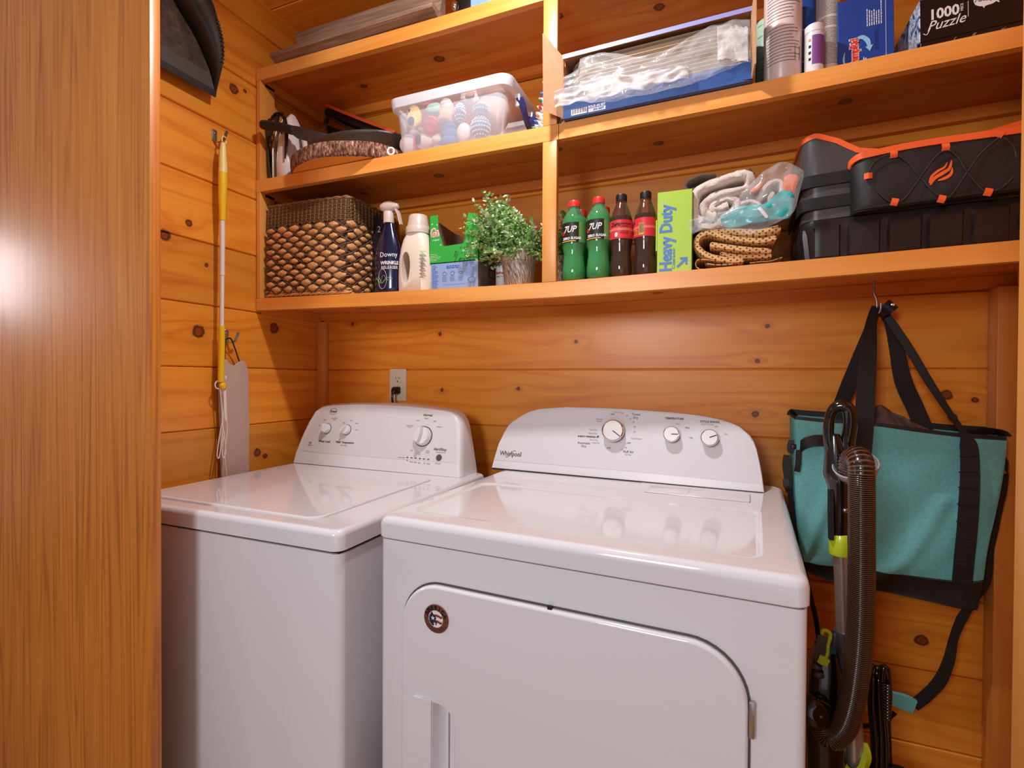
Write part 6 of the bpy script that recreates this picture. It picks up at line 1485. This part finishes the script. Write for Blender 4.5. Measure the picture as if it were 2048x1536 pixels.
for k, v in enumerate((912, 944, 976, 1010, 1045, 1082, 1120)):
    c_ = TB(1938-k*1.6, v, -.143); bm = NB(); tube(bm, [c_+Vector((x, -.0005-.002*math.cos(x*60), .0015*math.sin(x*110+k))) for x in [-.017+.0034*i for i in range(11)]], .0014, 5); link('strap_ruffle', bm, M_webs, tot, 50)
# folded velcro tab with rivet
bm = NB(); strap(bm, [TB(1757, 632, -.090), TB(1772, 620, -.094), TB(1787, 607, -.094)], [.022, .026, .026], .007, (.6, 0, .75)); tab = link('strap_tab', bm, M_webs, tot, 40)
c_ = TB(1786, 609, -.099); bm = NB(); lathe(bm, [(0, 0), (.0042, 0), (.0040, .0015), (.0022, .0020), (.0015, .0012), (0, .0012)], 20, M=face_M(c_, (1, 0, 0), (0, 0, 1))); link('rivet', bm, M_chrome, tab, 50)
# side D-ring strap, buckle, long shoulder strap
st('side_loop', [(1649, 881, -.130), (1632, 881, -.132), (1614, 885, -.130), (1602, 893, -.122), (1594, 905, -.110)], [.027, .027, .025, .022, .020], (0, .1, 1))
st('side_loop', [(1598, 900, -.124), (1596, 930, -.124), (1594, 943, -.122)], .013, (1, 0, 0))
bm = NB(); strap(bm, [TB(1582, 880, -.11), TB(1581, 895, -.112), TB(1580, 906, -.112)], [.010, .016, .008], .009, (1, 0, 0)); box(bm, *[x for c in zip(tuple(TB(1587, 893, -.115)-Vector((.006, .006, .006))), tuple(TB(1587, 893, -.115)+Vector((.006, .006, .006)))) for x in c], .002); link('swivel_clip', bm, M_black, tot, 50)
bm = NB(); strap(bm, [TB(1574, 910, -.112), TB(1573, 930, -.112), TB(1576, 958, -.112), TB(1577, 985, -.112)], [.014, .019, .017, .012], .008, (1, 0, 0)); strap(bm, [TB(1571, 958, -.116), TB(1574, 972, -.118), TB(1579, 982, -.116)], [.012, .016, .010], .010, (1, 0, 0)); link('buckle', bm, M_black, tot, 50)
st('shoulder_strap', [(1579, 978, -.108), (1585, 1020, -.106), (1593, 1070, -.104), (1605, 1120, -.100), (1618, 1180, -.095), (1632, 1240, -.090), (1640, 1300, -.085), (1650, 1360, -.08), (1690, 1440, -.08), (1750, 1450, -.08), (1790, 1425, -.085)], .011, [(1, .3, 0), (1, 0, 0), (1, 0, 0)])
st('side_loop', [(1991, 914, -.116), (2004, 922, -.112), (2014, 934, -.100), (2014, 950, -.085)], [.024, .024, .020, .012], (0, 0, 1))
st('shoulder_strap', [(2012, 948, -.085), (2006, 985, -.08), (1996, 1020, -.075), (1989, 1060, -.07), (1982, 1100, -.065), (1975, 1160, -.06), (1950, 1200, -.055), (1925, 1235, -.06), (1908, 1275, -.07), (1898, 1320, -.08), (1880, 1362, -.085), (1852, 1392, -.088), (1826, 1412, -.088)], [.010, .013, .016, .014, .010, .012, .012, .020, .017, .022, .026, .026, .026], [(1, .2, 0), (1, 0, 0), (.9, 0, -.4), (.4, 0, -.9)])
bm = NB(); strap(bm, [TB(1828, 1412, -.092), TB(1808, 1404, -.094), TB(1790, 1398, -.094), TB(1778, 1394, -.092)], [.032, .034, .030, .026], .012, (.35, 0, .93)); link('shoulder_pad', bm, M_aqua, tot, 50)
# grey cloth peeping from the bag and a stain
gc = thing('grey_cloth', 'crumpled grey-brown cloth peeping out of the aqua tote bag', 'cloth', tuple(W(1790, 855, -.07)))
gO = W(1790, 855, -.07)
gt_ = [W(u, v, -.07)-gO for u, v in ((1742, 850), (1747, 818), (1760, 810), (1785, 824), (1810, 836), (1832, 846), (1850, 856), (1868, 862))]; gt_ = spline(gt_, 5)
def clothf(u, v): p = cv(gt_, u).copy(); zb = -.03-.02*u; p.z = lerp(zb, p.z, v); p.y = .010*math.sin(u*20+v*6)*v+.008*noise.noise(Vector((u*9, v*5, 2))); return p
sheet('cloth', clothf, 50, 14, mat('grey_brown_cloth', '6B5450', .85, noise_amt=.15, nscale=80), gc, .003)
# ceiling hook under the shelf
p0_ = W(1748, 572, -.074); p1_ = W(1757, 622, -.074)
hk3 = thing('screw_hook', 'bent metal screw hook under the lower shelf carrying the aqua tote bag', 'hook', (p0_.x, -.074, ZL(p0_.x)-.0205))
def HH(u, v, y=-.074): return W(u, v, y)-Vector((p0_.x, -.074, ZL(p0_.x)-.0205))
bm = NB(); tube(bm, spline([Vector((0, 0, -.0005)), HH(1748, 585), HH(1753, 600), HH(1754, 615), HH(1754, 624, -.078), HH(1757, 628, -.086), HH(1761, 620, -.092), HH(1762, 606, -.094)], 6), .0028, 10); link('hook_rod', bm, M_hook, hk3, 60)

# ================================================================== VACUUM
M_vblk = mat('glossy_black_vacuum', '15110F', .12, coat=.5); M_limeg = mat('lime_plastic', 'C4DC2C', .25, coat=.2); M_smoke = mat('smoky_grey_plastic', '4A4847', .3); M_hose = None
q = NT('ribbed_hose_film'); q.p.inputs['Base Color'].default_value = lin('6A4A3A'); q.p.inputs['Roughness'].default_value = .16; q.p.inputs['Coat Weight'].default_value = .4; M_hose = q.m
M_rib = mat('hose_rib', '1E1613', .2, coat=.4); M_tube = mat('silver_tube', 'B8AEA8', .25, metal=.7)
VY = -.36
v0 = W(1700, 1300, VY); vac = thing('stick_vacuum', 'black and lime stick vacuum with ribbed hose standing in front of the tote bag', 'vacuum cleaner', (v0.x, VY, 0))
vO = Vector((v0.x, VY, 0))
def V(u, v, y=VY): return W(u, v, y)-vO
# handle loop
bm = NB(); P = spline([V(1662, 905), V(1657, 870), V(1659, 838), V(1668, 818, VY-.004), (V(1684, 812, VY-.006)), V(1698, 820, VY-.006), V(1701, 845, VY-.004), V(1696, 880), V(1692, 915)], 8)
n = len(P); tube(bm, P, [pw([(0, .011), (n*.25, .0095), (n*.5, .0125), (n*.75, .0125), (n, .013)])(k) for k in range(n)], 14)
link('handle_loop', bm, M_vblk, vac, 60)
bm = NB(); P = spline([V(1668, 868), V(1671, 900), V(1675, 940), V(1678, 975), V(1679, 1010), V(1679, 1070)], 6); n = len(P)
Pp, T, N = frames(P); lp = []
for i, p in enumerate(Pp):
    t = i/(n-1); wx = pw([(0, .010), (.25, .020), (.45, .026), (.6, .020), (.7, .0185), (1, .0175)])(t); wy = pw([(0, .010), (.5, .024), (1, .0175)])(t)
    lp.append([p+Vector((wx*math.cos(a), wy*math.sin(a), 0)) for a in [k*math.pi/10 for k in range(20)]])
loft(bm, lp); link('wand_grip', bm, M_vblk, vac, 60)
bm = NB(); loft(bm, [[Vector((p.x+a*.004, p.y-.010+b*.008, p.z)) for a, b in ((-1, -1), (1, -1), (1, 1), (-1, 1))] for p in (V(1659, 978), V(1659, 1020), V(1660, 1075))]); link('release_lever', bm, M_blackm, vac, 30)
c_ = V(1691, 1021, VY-.019); bm = NB(); ball(bm, c_, .005, .004, .005, 14, 8); link('metal_button', bm, M_chrome, vac, 60)
bm = NB(); a, b = V(1681, 1066), V(1682, 1109); lathe(bm, [(.0195, 0), (.0205, .004), (.0205, (a-b).length*.55), (.0185, (a-b).length*.95), (.0172, (a-b).length)][::1], 28, M=Matrix.Translation((a.x, a.y, b.z)) @ Matrix.Identity(4)); link('lime_collar', bm, M_limeg, vac, 50)
bm = NB(); tube(bm, [V(1682, 1108), V(1685, 1190), V(1688, 1275)], .0138, 24); link('silver_tube', bm, M_tube, vac, 60)
bm = NB(); tube(bm, [V(1686, 1262), V(1687, 1292)], .0165, 24); tube(bm, [V(1687, 1290), V(1689, 1390)], .0125, 20); box(bm, *[x for c in zip(tuple(V(1670, 1276)-Vector((.006, .01, .016))), tuple(V(1670, 1276)+Vector((.008, .006, .014)))) for x in c], .002); tube(bm, spline([V(1684, 1300, VY-.016), V(1690, 1308, VY-.018), V(1692, 1316, VY-.018), V(1686, 1318, VY-.018)], 4), .0025, 8); link('clamp', bm, M_smoke, vac, 50)
# hose cup
bm = NB(); c_ = V(1711, 932, VY-.030); zq = Vector((-.30, -.50, .81)).normalized(); xq = Vector((1, 0, .37)).normalized(); xq = (xq-zq*xq.dot(zq)).normalized(); Mc = Matrix((xq, zq.cross(xq), zq)).transposed().to_4x4(); Mc.translation = c_
lathe(bm, [(0, -.040), (.020, -.038), (.032, -.022), (.0385, -.002), (.0390, .003), (.0370, .004), (.030, -.014), (.018, -.028), (0, -.030)], 36, M=Mc); link('hose_cup', bm, mat('silver_grey_cup', 'B4AFAF', .2, coat=.4), vac, 50)
# ribbed hose
hp = [V(1706, 958, VY-.028), V(1703, 934, VY-.035), V(1707, 918, VY-.045), V(1716, 916, VY-.062), V(1722, 932, VY-.078), V(1723, 970, VY-.082), V(1723, 1040, VY-.080), V(1723, 1120, VY-.078), V(1722, 1200, VY-.074), V(1719, 1280, VY-.070), V(1712, 1350, VY-.066), V(1702, 1410, VY-.062), V(1688, 1452, VY-.058), V(1668, 1474, VY-.054), V(1650, 1466, VY-.048), V(1638, 1440, VY-.044)]
P = spline(hp, 60); Ls = [0]
for a, b in zip(P, P[1:]): Ls.append(Ls[-1]+(b-a).length)
def along(s):
    lo, hi = 0, len(Ls)-1
    while hi-lo > 1:
        m_ = (lo+hi)//2
        if Ls[m_] > s: hi = m_
        else: lo = m_
    return P[lo].lerp(P[hi], (s-Ls[lo])/max(1e-9, Ls[hi]-Ls[lo]))
tot_ = Ls[-1]; pts = []; rs = []; rb = []; s = 0; k = 0
hr = .0222
while s < tot_:
    stp = .0019 if s < .10 else .00120
    pts.append(along(s)); ph = k % 3; rs.append(hr-(.0016 if ph == 0 else .0)); rb.append(ph != 0)
    s += stp; k += 1
Pq, T, N = frames(pts); bm = NB(); lp = []; sg = 28
for i, p in enumerate(Pq):
    B = T[i].cross(N[i]); lp.append([bm.verts.new(p+N[i]*(rs[i]*math.cos(2*math.pi*j/sg))+B*(rs[i]*math.sin(2*math.pi*j/sg))) for j in range(sg)])
for i in range(len(lp)-1):
    mi = 0 if (rb[i] and rb[i+1]) else 1
    for j in range(sg):
        f = bm.faces.new((lp[i][j], lp[i][(j+1) % sg], lp[i+1][(j+1) % sg], lp[i+1][j])); f.material_index = mi
link('ribbed_hose', bm, [M_hose, M_rib], vac, 80)
bm = NB(); c_ = V(1632, 1425, VY-.044); lathe(bm, [(0, -.02), (.030, -.02), (.032, .0), (.030, .012), (.022, .020), (.010, .022), (0, .02)], 28, M=face_M(c_, (1, .3, .6), (-.5, .2, 1))); link('hose_socket', bm, M_vblk, vac, 50)
# motor body with lime latch
def V3(u, v, y): return V(u, v, y)
bm = NB(); lp = []
for (u0, u1, v, d) in ((1632, 1678, 1300, .025), (1622, 1684, 1330, .034), (1616, 1684, 1370, .040), (1612, 1688, 1410, .046), (1610, 1690, 1450, .05), (1612, 1690, 1500, .05), (1616, 1690, 1600, .05)):
    a, b = V(u0, v), V(u1, v); cx_ = (a.x+b.x)/2; hw_ = (b.x-a.x)/2; lp.append([(cx_+x, .012+y, (a.z+b.z)/2) for x, y in rrect(-hw_, hw_, -d, d, min(hw_, d)*.7, 5)])
loft(bm, lp); link('motor_body', bm, M_vblk, vac, 50)
bm = NB(); strap(bm, [V(1640, 1322, VY-.030), V(1643, 1300, VY-.034), V(1647, 1275, VY-.034)], [.018, .020, .018], .012, (1, 0, .1)); link('latch_panel', bm, M_smoke, vac, 50)
bm = NB(); P = spline([V(1643, 1326, VY-.038), V(1654, 1310, VY-.038), V(1656, 1290, VY-.038), V(1661, 1270, VY-.038), V(1655, 1262, VY-.038), V(1646, 1261, VY-.038), V(1644, 1268, VY-.038)], 6); tube(bm, P, .0036, 8)
strap(bm, [V(1637, 1316, VY-.040), V(1647, 1321, VY-.041), V(1656, 1326, VY-.040)], [.016, .018, .012], .006, (0, 0, 1)); link('lime_latch', bm, M_limeg, vac, 50)
bm = NB()
for u, v, r_ in ((1634, 1334, .008), (1638, 1350, .009)): ball(bm, V(u, v, VY-.034), r_*1.1, .006, r_*.8, 16, 10)
link('release_buttons', bm, M_smoke, vac, 60)
bm = NB(); tube(bm, [V(1703, 1430), V(1708, 1480), V(1712, 1580)], .0175, 24); link('lower_tube', bm, M_tube, vac, 60)
bm = NB(); c_ = V(1709, 1512); P = [c_+Vector((.034*math.cos(a)*(1-.12*(math.sin(a) < 0)), -.012-.020*math.sin(a)*0-.012, .048*math.sin(a)-.030)) for a in [math.radians(k*12) for k in range(-1, 17)]]
P = [V(1675, 1500, VY-.01), V(1683, 1530, VY-.02), V(1700, 1548, VY-.026), V(1720, 1545, VY-.024), V(1733, 1515, VY-.014), V(1729, 1485, VY-.004)]
strap(bm, P, [.010, .018, .020, .020, .014, .006], .010, [(1, 0, .3), (0, -.3, 1), (0, -.3, 1), (-1, 0, .3)]); tube(bm, [c_+Vector((0, .01, -.03)), c_+Vector((.004, .01, -.20))], [.030, .036], 24); link('lime_base_cup', bm, M_limeg, vac, 50)
bm = NB(); za = V(1709, 1560).z; lathe(bm, [(0, .005), (.092, .005), (.096, .03), (.08, .07), (.05, .09), (.04, za-.03), (0, za-.03)], 32, sx=1, sy=.5, c=(.01, 0, 0)); link('floor_head', bm, M_vblk, vac, 50)
# coiled power cord
cdv = thing('power_cord_bundle', 'black looped vacuum cord hanging to the right of the hose', 'cord', tuple(W(1760, 1400, -.30)))
cO = W(1760, 1400, -.30); bm = NB(); q = random.Random(6)
for k in range(9):
    u = 1744+k*3.6; top_ = 1338+q.uniform(-6, 8); 
    tube(bm, spline([W(u-2, 1620, -.30-.006*(k % 3))-cO, W(u+q.uniform(-3, 3), 1500, -.30-.006*(k % 3))-cO, W(u-4+q.uniform(-2, 2), 1420, -.305-.006*(k % 3))-cO, W(u-5, 1365, -.305-.006*(k % 3))-cO, W(u-3, top_, -.30)-cO, W(u+3, top_+14, -.288)-cO, W(u+4, 1420, -.286)-cO, W(u+6+q.uniform(-3, 3), 1520, -.286)-cO, W(u+9, 1620, -.286)-cO], 6), .0042, 7)
link('cord_loops', bm, M_vblk, cdv, 60)
bm = NB(); tube(bm, spline([W(1764, 1362, -.325)-cO, W(1766, 1340, -.325)-cO, W(1770, 1334, -.322)-cO, W(1775, 1345, -.32)-cO, W(1778, 1390, -.318)-cO, W(1776, 1425, -.318)-cO], 6), .0058, 8)
for k in range(12): tube(bm, [W(1772, 1372+k*6, -.332)-cO+Vector((.008*math.cos(a), .004*math.sin(a), 0)) for a in (0, 1, 2, 3, 4, 5)], .0016, 5, True)
link('cord_clip', bm, M_vblk, cdv, 60)
bm = NB(); box(bm, -.035, .055, -.01, .03, -cO.z+.006, -cO.z+.35+.04, .01); link('cord_post', bm, M_blackm, cdv, 40)
